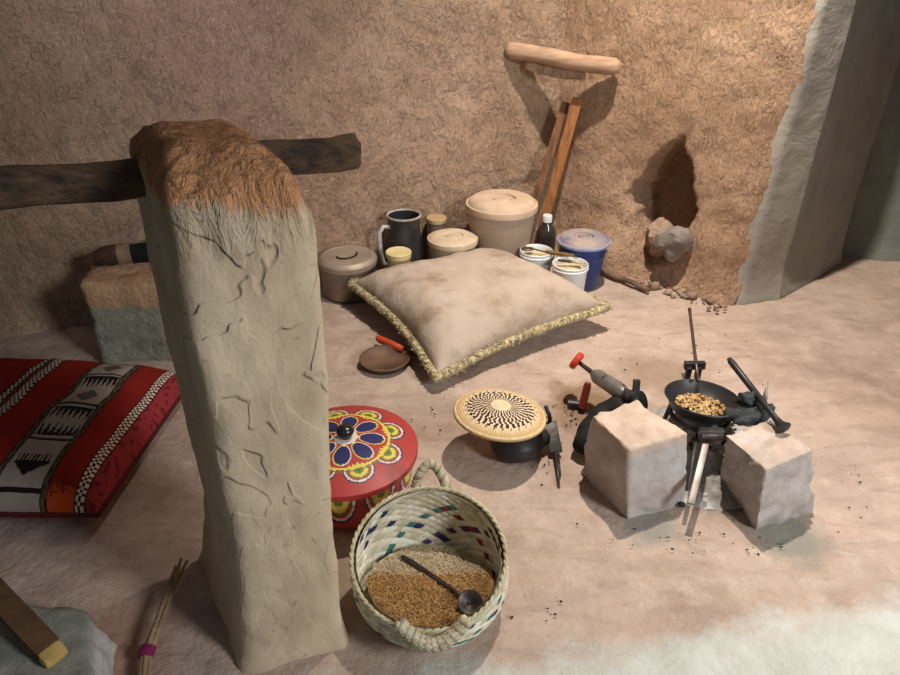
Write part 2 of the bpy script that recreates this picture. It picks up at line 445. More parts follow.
# ------------------------------------------------------------------ blocks and stones
def hexa(tops, bots, N=14, amp=.006, freq=9, relax=2, sd=0.0):
    """closed lump between four top and four bottom corners (same order)"""
    bm = bmesh.new(); V = {}
    def tri(i, j, k):
        u, v, w = i/N, j/N, k/N
        def q(c): return c[0]*(1-u)*(1-v)+c[1]*u*(1-v)+c[2]*u*v+c[3]*(1-u)*v
        return q(bots)*(1-w)+q(tops)*w
    def vert(i, j, k):
        if (i, j, k) not in V: V[(i, j, k)] = bm.verts.new(tri(i, j, k))
        return V[(i, j, k)]
    for a in range(N):
        for b in range(N):
            for s in (0, N):
                for idx in (((a, b, s), (a+1, b, s), (a+1, b+1, s), (a, b+1, s)), ((a, s, b), (a+1, s, b), (a+1, s, b+1), (a, s, b+1)), ((s, a, b), (s, a+1, b), (s, a+1, b+1), (s, a, b+1))):
                    bm.faces.new([vert(*t) for t in idx])
    bmesh.ops.recalc_face_normals(bm, faces=bm.faces)
    for _ in range(relax): bmesh.ops.smooth_vert(bm, verts=bm.verts, factor=.5, use_axis_x=True, use_axis_y=True, use_axis_z=True)
    bm.normal_update()
    for v in bm.verts: v.co += v.normal*(amp*fbm(v.co*freq+Vector((sd, 0, 0)), 4)+amp*.5*fbm(v.co*freq*3.3, 4))
    bm.verts.index_update(); mb = MB(); mb.v = [v.co.copy() for v in bm.verts]
    for f in bm.faces: mb.face(tuple(v.index for v in f.verts))
    bm.free(); return mb
def zmat(name, lo1, lo2, hi1, hi2, z, band, bs=.6, bdist=.012, bscale=28):
    m, nt, b = new_mat(name); v = coords(nt, world=True)
    g = nt.nodes.new('ShaderNodeSeparateXYZ'); nt.links.new(v, g.inputs[0])
    zz = math_n(nt, 'ADD', g.outputs[2], math_n(nt, 'MULTIPLY', math_n(nt, 'SUBTRACT', nz(nt, v, 22, 4, .6), .5), band))
    f = ramp(nt, zz, [(z-.01, (0, 0, 0, 1)), (z+.01, (1, 1, 1, 1))])
    c = mixc(nt, f, ramp(nt, nz(nt, v, 14, 6), [(.35, lo1), (.65, lo2)]), ramp(nt, nz(nt, v, 14, 6), [(.35, hi1), (.65, hi2)]))
    nt.links.new(c, b.inputs['Base Color']); b.inputs['Roughness'].default_value = .95; b.inputs['Specular IOR Level'].default_value = .1
    n1 = bump(nt, b, nz(nt, v, bscale, 5, .65, .3), bs, bdist)
    bump(nt, b, nz(nt, v, 160, 4, .7), .5, .003, n1)
    return m
def base4(a, b, c): return [a, b, c, a+c-b]

# grey block behind the red cushion
q1, q2 = P(104, 362), P(190, 358); back = Vector((-.05, .17, 0))
ztb = zat(q1.x, q1.y, 286)
BLOCK = zmat('grey cement block with orange mud top', srgb(164, 163, 144), srgb(130, 130, 114), srgb(202, 164, 130), srgb(184, 146, 112), ztb*.71, .03, .9, .016)
bots = [q1, q2, q2+back, q1+back]
tops = [b+Vector((dx, 0, ztb)) for b, dx in zip(bots, (-.005, .02, .02, -.005))]
mb = hexa(tops, [b-Vector((0, 0, .012)) for b in bots], 16, .012, 10, 1)
o = mb.build('cement_block', BLOCK, loc=(q1+q2)/2, smooth=180)
tag(o, 'grey cement block with orange mud on top, between red cushion and back wall', 'block')

# dark bolster resting behind/on that block
BLK_CLOTH = mat('black cloth', srgb(34, 33, 34), srgb(20, 20, 22), 12, .9, .2, 90)
TANBAND = mat('tan band', srgb(150, 128, 100), srgb(120, 100, 78), 30, .9)
BRN_END = mat('brown leather end', srgb(92, 62, 46), srgb(64, 44, 34), 14, .8, .3, 60)
bc = (q1+q2)/2+back*.72; bl = bc+Vector((-.115, .025, ztb+.022)); br = bl+Vector((.40, .10, .02))
bt = thing('bolster', 'dark cylindrical roll with a tan band lying on the grey block by the pillar', 'roll', (bl.x, bl.y, ztb))
ax = (br-bl).normalized()
def seg_pts(t0, t1, n=8): return [bl.lerp(br, t0+(t1-t0)*k/n) for k in range(n+1)]
mb = MB(); mb.tube(seg_pts(.26, 1), .036, 24); mb.build('cover', BLK_CLOTH, bt)
mb = MB(); mb.tube(seg_pts(.16, .26, 3), .0365, 24, caps=False); mb.tube([bl.lerp(br, .26)+Vector((0, -.004, .035)), bl.lerp(br, .95)+Vector((0, -.004, .035))], .004, 8); mb.build('band', TANBAND, bt)['label'] = 'tan band and edging'
mb = MB(); mb.tube(seg_pts(-.02, .16, 4), [.022, .031, .035, .036, .036], 24); mb.build('end_cap', BRN_END, bt)['label'] = 'brown rounded end'

# hearth stones
HST = zmat('pale hearth block', srgb(190, 182, 176), srgb(166, 156, 150), srgb(206, 184, 166), srgb(184, 162, 144), .185, .03, .45, .010, 22)
def from_px(tp, zt, bp, zb=-.012):
    tops = [P(x, y, zt) for x, y in tp]
    bots = [P(x, y, zb) for x, y in bp]
    return tops, bots
bF = P(627, 519); zs1 = zat(bF.x, bF.y, 450)
tops, bots = from_px([(593, 416), (629, 449), (688, 433), (637, 399)], zs1, [(579, 476), (627, 524), (684, 508), (640, 462)])
mb = hexa(tops, bots, 30, .009, 9, 1, 3.0)
o = mb.build('hearth_stone', HST, loc=bF+Vector((0, .1, 0)), smooth=180)
tag(o, 'pale squared hearth block on the left of the frying pan', 'stone', 'hearth blocks')
bF2 = P(755, 531); zs2 = zat(bF2.x, bF2.y, 467)
tops, bots = from_px([(724, 434), (766, 469), (814, 449), (772, 419)], zs2, [(722, 490), (755, 534), (815, 514), (775, 462)])
mb = hexa(tops, bots, 30, .010, 9, 1, 8.0)
o = mb.build('hearth_stone', HST, loc=bF2+Vector((0.03, .1, 0)), smooth=180)
tag(o, 'pale squared hearth block on the right of the frying pan', 'stone', 'hearth blocks')

# ash bed with lumps between the stones
ASH = mat('grey ash', srgb(186, 182, 176), srgb(142, 138, 132), 26, .95, .8, 60, .008)
COAL = mat('charcoal', srgb(46, 44, 44), srgb(26, 25, 25), 30, .8, .6, 60)
pa = P(703, 462)
mb = MB()
def ash(u, v):
    x = -.15+.30*u; y = -.19+.36*v; r2 = (x/.12)**2+((y-.03)/.16)**2
    z = .155*math.exp(-r2*1.2)-.012+.012*fbm(Vector((x*18, y*18, 0)), 4)+.006*fbm(Vector((x*50, y*50, 0)), 3)
    return Vector((pa.x+x, pa.y+y+.02, z))
mb.grid(60, 60, ash)
for k in range(70):
    x = random.gauss(0, .055); y = random.gauss(-.01, .06); r = random.uniform(.004, .011)
    z = .155*math.exp(-((x/.12)**2+((y-.01)/.16)**2)*1.2)-.012+.004
    mb.blob((pa.x+x, pa.y+y, z), (r, r*.9, r*.7), 1, .4, 2, k, mi=1 if k % 3 == 0 else 0)
o = mb.build('ash_bed', [ASH, COAL], loc=pa, smooth=60)
tag(o, 'heap of grey ash and cinders between the two hearth blocks', 'ash', kind='stuff')

# crumbs on the floor
mb = MB()
for cx, cy, sx, sy, n in ((572, 415, 12, 14, 50), (545, 460, 22, 14, 30), (700, 360, 60, 30, 25), (640, 540, 60, 14, 22), (760, 545, 40, 10, 12), (715, 297, 16, 7, 60), (450, 415, 30, 25, 16), (850, 470, 30, 40, 14), (560, 600, 40, 25, 5)):
    for k in range(n):
        q = P(random.gauss(cx, sx*.7), random.gauss(cy, sy*.7)); r = random.uniform(.0008, .0026)
        mb.blob((q.x, q.y, r*.5), (r*1.5, r, r), 1, .5, 2, k*3.1)
o = mb.build('floor_crumbs', COAL, loc=P(572, 415), smooth=180)
tag(o, 'dark crumbs of charcoal strewn over the mud floor round the hearth', 'crumbs', kind='stuff')

# rubble and stick at the foot of the right wall
ROCK = mat('dusty rock', srgb(176, 150, 130), srgb(140, 116, 100), 9, .95, .7, 30, .012)
ROCK2 = mat('grey rock', srgb(150, 138, 130), srgb(116, 106, 100), 7, .9, .5, 24, .010)
rp = W(660, 238, C0, B1, -.005); mb = MB(); mb.blob((0, 0, 0), (.056, .06, .072), 3, .38, 1.4, 2.0)
mb.v = [v+rp for v in mb.v]; o = mb.build('rock', ROCK, loc=rp, smooth=30); tag(o, 'brown rock standing upright in the mouth of the wall hollow', 'rock', 'rocks in the wall hollow')
rp2 = W(674, 242, C0, B1, .055); mb = MB(); mb.blob((0, 0, 0), (.060, .050, .062), 3, .34, 1.3, 9.0, Matrix.Rotation(R(25), 4, 'Y'))
mb.v = [v+rp2 for v in mb.v]; o = mb.build('rock', ROCK2, loc=rp2, smooth=30); tag(o, 'grey angular rock leaning in front at the right of the wall hollow', 'rock', 'rocks in the wall hollow')
STICK = mat('dusty stick', srgb(128, 104, 82), srgb(92, 72, 56), 12, .9, .4, 60, stretch=(1, 1, 1))
s0, s1 = P(598, 266, .014), P(653, 287, .014)
s0 += nB*.03; s1 += nB*.03
mb = MB(); mb.tube([s0.lerp(s1, k/12)+Vector((0, 0, .003*math.sin(k))) for k in range(13)], [.013-.0003*k for k in range(13)], 12)
o = mb.build('wooden_stick', STICK, loc=(s0+s1)/2, smooth=180); tag(o, 'short wooden stick lying along the foot of the wall beside the blue bucket', 'stick')
mb = MB()
for k in range(60):
    t = random.random(); q = C0.lerp(B1, .55+.45*t)+nB*(random.uniform(.045, .11)); r = random.uniform(.004, .014)*(1.3 if k % 7 == 0 else .7)
    mb.blob((q.x, q.y, r*.5), (r*1.2, r, r), 2, .4, 2, k*1.3)
o = mb.build('rubble', ROCK, loc=C0.lerp(B1, .8)+nB*.07, smooth=60); tag(o, 'crumbled mud rubble along the foot of the right wall', 'rubble', kind='stuff')

# corner stick and the mud ledge under it
WOODP = mat('pale peeled wood', srgb(190, 158, 130), srgb(160, 126, 100), 10, .75, .3, 40, .004, stretch=(1, 1, 6))
e0 = W(511, 51, A0, C0, .0); e1 = W(620, 68, C0, B1, .035); 
ex = (e1-e0).normalized(); e0 = e0-ex*.02
mb = MB(); mb.tube([e0.lerp(e1, k/24)+Vector((0, 0, .003*math.sin(k*.3))) for k in range(25)], [.030+.0008*math.sin(k*.7)+(-.012 if k == 24 else 0)-(.008 if k == 0 else 0) for k in range(25)], 18)
o = mb.build('corner_pole', WOODP, loc=(e0+e1)/2, smooth=180); tag(o, 'short thick peeled pole wedged across the wall corner above two planks', 'pole')
c3 = C0+Vector((0, 0, e0.z-.028)); g0 = e0+ex*.08+Vector((0, 0, -.035)); g1 = e1-ex*.12+Vector((0, 0, -.04))
gm = MB()
def led(u, v):
    a = g0.lerp(g1, u); back = a.lerp(Vector((c3.x, c3.y, a.z)), .28)
    if v < .5: q = back.lerp(a, v*2)+Vector((0, 0, .012))
    else: q = a+Vector((0, 0, .012-(v-.5)*2*(.030+.012*math.sin(u*PI))))
    q += Vector((0, 0, .006*fbm(q*22, 3)))+nA*.005*fbm(q*25, 3)
    return q
gm.grid(40, 16, led)
gm.grid(40, 8, lambda u, v: g0.lerp(g1, u).lerp(g0.lerp(g1, u).lerp(Vector((c3.x, c3.y, g0.z)), .28), v)-Vector((0, 0, .018+.012*math.sin(u*PI))))
o = gm.build('mud_ledge', WALLB, loc=(g0+g1)/2, smooth=180); tag(o, 'thin strip of mud crust hanging under the peeled pole in the wall corner', 'ledge')

# two planks leaning in the corner
PLANK = mat('brown plank', srgb(168, 112, 66), srgb(124, 80, 48), 10, .65, .35, 40, .004, stretch=(8, 8, .8))
PLANKD = mat('dark brown plank', srgb(134, 94, 62), srgb(92, 64, 44), 10, .7, .35, 40, .004, stretch=(8, 8, .8))
def plank(px0, px1, m, label, w, th, tw):
    a = P(*px0, 0.006); b = W(px1[0], px1[1], C0, B1, .05)
    d = (b-a); L = d.length; M = T(*((a+b)/2)) @ frame(d, Vector((math.sin(tw), math.cos(tw), 0)))
    mb = MB(); mb.box((w, th, L), M); o = mb.build('plank', m, loc=a, smooth=30, bevel=.003)
    tag(o, label, 'plank', 'planks leaning in the corner')
plank((534, 259), (578, 98), PLANK, 'warm brown plank leaning in the wall corner, the right one', .040, .020, .35)
plank((517, 259), (566, 102), PLANKD, 'darker brown plank leaning in the wall corner, the left one', .032, .018, .2)

# ------------------------------------------------------------------ beige floor cushion
cl, cf, cr = P(352, 284, .085), P(437, 377, .045), P(606, 307, .088)
cb = P(502, 256, .085)
def bil(c, u, v): return c[0]*(1-u)*(1-v)+c[1]*u*(1-v)+c[2]*u*v+c[3]*(1-u)*v
CC = [cl, cf, cr, cb]   # u: left->front, v: across
def pincush(u, v):
    # sides bow inward a little between the corners
    uu = u+.05*(.5-u)*2*math.sin(PI*v)*abs(2*u-1)**2*1.0
    vv = v+.05*(.5-v)*2*math.sin(PI*u)*abs(2*v-1)**2*1.0
    return bil(CC, uu, vv)
def puff(u, v): return (max(0, 1-abs(2*u-1)**3.8)*max(0, 1-abs(2*v-1)**3.8))**.5
def ctop(u, v):
    q = pincush(u, v); p = puff(u, v)
    wr = .010*fbm(Vector((q.x*7, q.y*7, 5)), 3)+.004*fbm(Vector((q.x*22, q.y*22, 5)), 3)
    return q+Vector((0, 0, p*(.108+wr)))
def cbot(u, v):
    q = pincush(u, v); p = puff(u, v); q.z = q.z-p*(q.z-.012)*1.0; q.z = max(q.z, .012); return q
def fabric():
    m, nt, b = new_mat('dusty beige cotton'); v = coords(nt)
    c = ramp(nt, nz(nt, v, 3.5, 5), [(.35, srgb(190, 173, 157)), (.65, srgb(166, 148, 131))])
    st = ramp(nt, nz(nt, v, 7, 5, .6), [(.52, (0, 0, 0, 1)), (.70, (1, 1, 1, 1))])
    c = mixc(nt, math_n(nt, 'MULTIPLY', st, .8), c, srgb(140, 116, 92))
    nt.links.new(c, b.inputs['Base Color']); b.inputs['Roughness'].default_value = .95; b.inputs['Specular IOR Level'].default_value = .08
    n1 = bump(nt, b, nz(nt, v, 12, 4, .6, .5), .5, .014)
    bump(nt, b, nz(nt, v, 300, 2), .3, .001, n1); return m
FAB = fabric()
ctr = (cl+cf+cr+cb)/4
ct = thing('floor_cushion', 'large dusty beige floor cushion with yellow braided edge in front of buckets', 'cushion', (ctr.x, ctr.y, 0))
mb = MB(); mb.grid(70, 70, ctop); b0 = len(mb.v); mb.grid(70, 70, lambda u, v: cbot(1-u, v))
mb.build('cover', FAB, ct, smooth=180, merge=.0008)
BRAID = mat('yellow cream braid', srgb(190, 174, 130), srgb(132, 116, 82), 60, .95, .5, 200, .003)
BRAIDL = mat('cream braid', srgb(206, 194, 164), srgb(164, 148, 116), 60, .95, .5, 200, .003)
def edge_path(n=130):
    out = []
    for (a, b) in (((0, 0), (1, 0)), ((1, 0), (1, 1)), ((1, 1), (0, 1)), ((0, 1), (0, 0))):
        for k in range(n):
            t = k/n; out.append(pincush(a[0]+(b[0]-a[0])*t, a[1]+(b[1]-a[1])*t))
    return out
ep = edge_path(); NE = len(ep)
for s in range(3): pass
mb = MB()
for s in range(3):
    pts = []
    for k in range(NE*2+1):
        i = k/2; a = ep[int(i) % NE]; b = ep[(int(i)+1) % NE]; p = a.lerp(b, i-int(i))
        d = (ep[(int(i)+1) % NE]-ep[int(i)-1]).normalized(); x = d.cross(Vector((0, 0, 1))).normalized()
        t = k*.62+.9*math.sin(k*.11)+s*2*PI/3
        pts.append(p+x*(.008*math.cos(t)+.005)+Vector((0, 0, .007*math.sin(t))))
    mb.tube(pts, .0075, 7, mi=s % 2, caps=False)
for k in range(2600):     # loose threads of the fringe
    i = random.randrange(NE); p = ep[i]; d = (ep[(i+1) % NE]-ep[i-1]).normalized(); x = d.cross(Vector((0, 0, 1))).normalized()
    a = p+x*random.uniform(-.004, .013)+Vector((0, 0, random.uniform(-.008, .014))); b = a+x*random.uniform(-.004, .016)+d*random.uniform(-.016, .016)+Vector((0, 0, random.uniform(-.008, .008)))
    mb.tube([a, (a+b)/2+Vector((0, 0, .002)), b], .0019, 4, mi=k % 2)
mb.build('braided_trim', [BRAID, BRAIDL], ct, smooth=180)['label'] = 'twisted yellow cream braid round the seam'

# ------------------------------------------------------------------ red woven cushion
ra, rb, rc = P(192, 378, .065), P(101, 524, .035), P(0, 522, .035)   # right-back, right-front, towards left-front
ud = (rc-rb); ud.z = 0; ud.normalize(); ud = Vector((-1, .02, 0)).normalized()
LU = .62
R4 = [rb+Vector((0, 0, .0)), ra, ra+ud*LU+Vector((0, .01, 0)), rb+ud*LU]     # u: front->back along the stripes, v: right->left
R4[2] += Vector((0, .05, 0))
for q in R4: q.z = .062
RED = srgb(138, 38, 31); DK = srgb(40, 30, 28); GRY = srgb(158, 146, 134); WHT = srgb(214, 204, 186); PINK = srgb(150, 52, 56); ORG = srgb(186, 76, 34); BRN = srgb(110, 70, 48); OLV = srgb(96, 84, 62)
def woven(u, v):
    """u along the stripe 0 (front) .. 1 (back), v across in metres from the right edge"""
    x = v*LU; y = u
    jag = int(y*90) % 2
    if x < .026: return srgb(110, 38, 42) if noise.noise(Vector((x*130, y*34, 2))) > .22 else PINK
    if x < .029: return DK
    if x < .049:
        k = int((x-.029)/.005); 
        if k in (1, 2): return (WHT if (int(y*85)+k) % 2 else DK)
        return RED if (int(y*85)) % 2 else WHT
    if x < .051: return DK
    if x < .110: return ORG if y < .05+.04*noise.noise(Vector((x*40, y*20, 0)))+.03*noise.noise(Vector((x*200, y*90, 3))) and x > .05 else RED
    if x < .112: return DK
    if x < .123: return OLV if (int(y*46)+int(x*500)) % 3 else DK
    if x < .126: return DK
    if x < .226:
        w = (x-.126)/.100; c = abs(w-.5)*2
        # bands up the stripe
        if .03 < y < .045: return DK
        if .09 <= y < .20:
            tt = (y-.09)/.11
            if tt > .62: return DK if int(w*22) % 2 and .08 < w < .92 else (DK if tt < .68 and c < .8 else GRY)
            return DK if c < tt/.62*.82+.05 else GRY
        if .285 < y < .300 or .32 < y < .328: return DK
        if .328 <= y < .40:
            tt = (y-.328)/.072; s = (w*7) % 1; return DK if abs(s-.5)*2 < 1-tt and .04 < w < .96 else GRY
        if .42 <= y < .49:
            tt = (y-.42)/.07; s = (w*7) % 1; return DK if abs(s-.5)*2 < tt and .04 < w < .96 else GRY
        if .49 <= y < .50 or .515 < y < .53: return DK
        if .55 < y < .65:
            tt = abs((y-.60)/.05); return srgb(92, 86, 80) if c*.95+.35*tt*1.2 < .62 and c < .55*(1-tt)+.05 else GRY
        if .67 <= y < .735:
            tt = (y-.67)/.065; s = (w*7) % 1; return DK if abs(s-.5)*2 < tt and .04 < w < .96 else GRY
        if .735 <= y < .745 or .757 < y < .77: return DK
        if .79 < y < .88:
            tt = abs((y-.835)/.045); return srgb(92, 86, 80) if c < .55*(1-tt)+.05 else GRY
        if .905 < y < .915: return DK
        if .925 < y: 
            tt = (y-.925)/.06
            if tt > .6: return DK if int(w*24) % 2 else GRY
            return DK if c < tt/.6*.85 else GRY
        return GRY
    if x < .229: return DK
    if x < .240: return OLV if (int(y*46)+int(x*500)) % 3 else DK
    if x < .243: return DK
    if x < .338: return RED
    if x < .341: return DK
    if x < .366: return WHT if (int(y*70)+int((x-.341)/.006)) % 2 else DK
    if x < .385: return BRN if (int(y*40)+int((x-.366)/.006)) % 3 else DK
    if x < .403: return WHT if (int(y*70)+int((x-.385)/.006)) % 2 else DK
    if x < .406: return DK
    return RED
def rpuff(u, v): return (max(0, 1-abs(2*u-1)**6)*max(0, 1-abs(2*v-1)**6))**.5
def rq(u, v):
    s = .035
    uu = u; vv = v
    return bil(R4, uu, vv)
def rtop(u, v):
    # drop the surface towards rounded sides
    q = rq(u, v); p = rpuff(u, v)
    return q+Vector((0, 0, p*(.082+.012*fbm(Vector((q.x*7, q.y*7, 1)), 3))))
def rbot(u, v):
    q = rq(u, v); p = rpuff(u, v); q.z = q.z-p*.050; return q
WOV = attr_mat('red woven wool', .95, .5, 300, .003, .08)
cc = sum(R4, Vector())/4
t = thing('woven_cushion', 'red striped woven cushion with a grey patterned band, left of the pillar', 'cushion', (cc.x, cc.y, 0))
mb = MB(); mb.grid(190, 230, rtop, col=woven); mb.grid(40, 40, lambda u, v: rbot(1-u, v), col=lambda u, v: PINK)
mb.build('cover', WOV, t, smooth=180)
mb = MB(); pts = [rq(k/40, 0) for k in range(41)]+[rq(1, k/40) for k in range(1, 41)]+[rq(1-k/40, 1) for k in range(1, 41)]+[rq(0, 1-k/40) for k in range(1, 41)]
mb.tube(pts, .006, 8); mb.build('piping', mat('dark red piping', srgb(84, 28, 26), None, 20, .9), t, smooth=180)['label'] = 'dark red corded seam'

# ------------------------------------------------------------------ buckets, tubs and jars
def pot_at(px, ybase, ytop, hw_top):
    b = P(px, ybase); h = zat(b.x, b.y, ytop); top = Vector((b.x, b.y, h)); r = hw_top*depth(top)/F
    return b, h, r
def lid_profile(r, z0, dome, ring=.62, dip=.006, skirt=.02):
    return [(r*.985, z0-skirt), (r*1.03, z0-skirt), (r*1.04, z0-.004), (r*1.03, z0+.002), (r*.97, z0+.002), (r*.93, z0+dome*.55), (r*.86, z0+dome*.85), (r*.75, z0+dome), (r*(ring-.1), z0+dome), (r*(ring-.12), z0+dome-dip), (r*.2, z0+dome-dip*.7), (r*.17, z0+dome-.001), (0, z0+dome-.001)]
BEIGE = mat('dusty beige plastic', srgb(178, 160, 142), srgb(156, 138, 122), 6, .7, .1, 60)
BEIGEL = mat('dusty beige plastic lid', srgb(206, 182, 156), srgb(182, 156, 130), 9, .85, .2, 60)
# big bucket
b, h, r = pot_at(499, 273, 203, 35)
t = thing('bucket', 'big beige plastic bucket with a dusty lid, tallest of the buckets', 'bucket', b)
M = T(b.x, b.y, 0)
mb = MB(); mb.lathe([(0, 0), (r*.76, 0), (r*.80, .006), (r*.97, h-.03), (r*.99, h-.012), (r*.95, h-.012), (r*.9, h-.05), (0, h-.05)], 64, M); mb.build('body', BEIGE, t, smooth=40)
mb = MB(); mb.lathe(lid_profile(r, h, .022, .5, .010, .022), 64, M); lid_ = mb.build('lid', BEIGEL, t, smooth=50)
mb = MB(); mb.tube(arc((b.x, b.y, h+.012), (1, 0, 0), (0, 0, 1), r*.24, .010, 0, PI, 12), .006, 8, flat=.7); mb.build('lid_grip', BEIGEL, lid_, smooth=180)
# small beige tub
b, h, r = pot_at(452.5, 284, 238, 24.5)
t = thing('tub', 'small beige plastic tub with a dusty lid, between black jug and big bucket', 'tub', b)
M = T(b.x, b.y, 0)
mb = MB(); mb.lathe([(0, 0), (r*.80, 0), (r*.84, .005), (r*.95, h-.012), (r*.9, h-.012), (0, h-.02)], 56, M); mb.build('body', BEIGE, t)
mb = MB(); mb.lathe(lid_profile(r, h, .010, .55, .005, .016), 56, M); lid_ = mb.build('lid', mat('pale dusty plastic', srgb(210, 192, 166), srgb(186, 164, 136), 9, .8), t, smooth=50)
mb = MB(); mb.box((r*.55, r*.16, .006), M @ T(0, 0, h+.008)); mb.build('lid_grip', BEIGEL, lid_, bevel=.002)
# metal cooking pot on the left
STEEL = mat('dull dusty steel', srgb(150, 136, 122), srgb(112, 100, 90), 9, .42, .1, 40, metal=.55, spec=.5)
STEELL = mat('worn steel lid', srgb(180, 164, 146), srgb(152, 136, 120), 9, .5, .1, 40, metal=.35, spec=.5)
b, h, r = pot_at(350, 291, 258, 29)
t = thing('cooking_pot', 'dull metal cooking pot with a flat lid right beside the pillar', 'pot', b)
M = T(b.x, b.y, 0)
mb = MB(); mb.lathe([(0, 0), (r*.90, 0), (r*.95, .008), (r*.95, h-.02), (r*.93, h-.02), (r*.93, h-.03), (0, h-.03)], 64, M); mb.build('body', STEEL, t)
mb = MB(); mb.lathe([(r*.96, h-.022), (r*1.01, h-.020), (r*1.03, h-.002), (r*1.0, h+.004), (r*.90, h+.012), (r*.82, h+.013), (r*.78, h+.011), (0, h+.012)], 64, M); lid_ = mb.build('lid', STEELL, t, smooth=25)
mb = MB(); c = Vector((b.x, b.y-.006, h+.0165)); mb.tube(arc(c, (1, .25, 0), (0, 1, .05), r*.34, r*.30, -PI*.9, PI*.12, 18), .0032, 8); mb.build('lid_handle', mat('dark wire', srgb(60, 50, 44), None, 20, .5, metal=.6), lid_, smooth=180)['label'] = 'dark bent wire handle'
# enamel jug
ENAM = mat('black enamel', srgb(46, 45, 46), srgb(80, 74, 70), 16, .35, .1, 60, spec=.5, stretch=(1, 1, .25), lo=.5, hi=.8)
RIMW = mat('chipped white enamel', srgb(196, 190, 184), srgb(150, 140, 132), 30, .4)
b, h, r = pot_at(406, 277, 214, 17)
t = thing('jug', 'tall black enamel jug with a white rim, open and empty', 'jug', b)
M = T(b.x, b.y, 0)
mb = MB(); mb.lathe([(0, 0), (r*1.12, 0), (r*1.16, .01), (r*1.05, h*.5), (r*.93, h*.82), (r*.98, h-.006), (r*.93, h-.006), (r*.88, h*.82), (r*1.0, h*.5), (r*1.08, .02), (0, .016)], 48, M); body_ = mb.build('body', ENAM, t, smooth=50)
mb = MB(); mb.lathe([(r*.92, h-.006), (r*.96, h), (r*1.02, h-.001), (r*1.02, h-.007), (r*.95, h-.009)], 48, M); mb.build('rim', RIMW, body_, smooth=60)['label'] = 'white rolled rim'
hx = Vector((-.86, -.5, 0)).normalized()
mb = MB(); pts = [Vector((b.x, b.y, h*.84))+hx*r*.9, Vector((b.x, b.y, h*.87))+hx*r*1.35, Vector((b.x, b.y, h*.78))+hx*r*1.62, Vector((b.x, b.y, h*.5))+hx*r*1.62, Vector((b.x, b.y, h*.3))+hx*r*1.45, Vector((b.x, b.y, h*.25))+hx*r*1.08]
mb.tube(pts, .006, 8, flat=1.5); mb.build('handle', RIMW, t, smooth=180)['label'] = 'grey white strap handle'
# jar behind
b, h, r = pot_at(437, 269.5, 217, 10)
t = thing('jar', 'slim jar with a cream lid standing behind the small beige tub', 'jar', b)
M = T(b.x, b.y, 0)
mb = MB(); mb.lathe([(0, 0), (r*.92, 0), (r*.95, .006), (r*.95, h-.03), (r*.85, h-.015), (0, h-.015)], 40, M); mb.build('body', mat('dusty glass jar', srgb(120, 104, 90), srgb(96, 82, 70), 12, .3, spec=.5), t)
mb = MB(); mb.lathe([(r*.9, h-.018), (r*1.0, h-.018), (r*1.02, h-.003), (r*.96, h), (0, h+.001)], 40, M); mb.build('lid', mat('cream lid', srgb(196, 168, 124), srgb(168, 138, 98), 14, .6), t, smooth=40)
# yellow jar
b, h, r = pot_at(400, 291, 251, 12.8)
t = thing('jar', 'short jar with a pale yellow lid in front of the black jug', 'jar', b)
M = T(b.x, b.y, 0)
mb = MB(); mb.lathe([(0, 0), (r*.9, 0), (r*.92, .004), (r*.92, h-.014), (0, h-.014)], 40, M); mb.build('body', mat('cream plastic jar', srgb(196, 178, 130), srgb(160, 140, 100), 12, .5), t)
mb = MB(); mb.lathe([(r*.9, h-.022), (r*1.0, h-.022), (r*1.02, h-.003), (r*.95, h), (r*.8, h-.002), (0, h-.001)], 40, M); mb.build('lid', mat('pale yellow lid', srgb(228, 212, 160), srgb(206, 186, 128), 12, .55), t, smooth=40)
# blue bucket
BLUE = mat('blue plastic', srgb(30, 62, 128), srgb(24, 48, 104), 7, .4, spec=.45)
BLUED = mat('dusty blue plastic lid', srgb(168, 150, 138), srgb(104, 104, 134), 7, .75, .15, 60, lo=.35, hi=.62)
b, h, r = pot_at(579, 283, 239, 25)
t = thing('bucket', 'blue plastic bucket with a dusty blue lid beside the right wall', 'bucket', b)
M = T(b.x, b.y, 0); blue_b, blue_h, blue_r = b, h, r
mb = MB(); mb.lathe([(0, 0), (r*.74, 0), (r*.78, .006), (r*.95, h-.014), (r*.9, h-.014), (0, h-.03)], 56, M); mb.build('body', BLUE, t)
mb = MB(); mb.lathe(lid_profile(r, h, .014, .5, .008, .010), 56, M); lid_ = mb.build('lid', BLUED, t, smooth=50)
mb = MB(); mb.lathe([(r*1.0, h-.012), (r*1.065, h-.011), (r*1.07, h-.002), (r*1.03, h)], 56, M); mb.build('lid_rim', mat('pale worn blue rim', srgb(168, 172, 194), srgb(140, 144, 172), 12, .6), lid_)['label'] = 'pale worn rim of the lid'
mb = MB(); mb.box((r*.42, r*.10, .006), M @ T(0, 0, h+.010)); mb.build('lid_grip', BLUE, lid_, bevel=.002)
mb = MB(); mb.tube(arc((b.x, b.y, h*.86), (.95, -.3, 0), (-.18, -.62, -.42), r*.98, r*1.25, .10, PI-.1, 28), .0018, 6); mb.build('bail_handle', mat('grey wire', srgb(110, 112, 120), None, 10, .4, metal=.7), t, smooth=180)['label'] = 'thin grey wire handle'
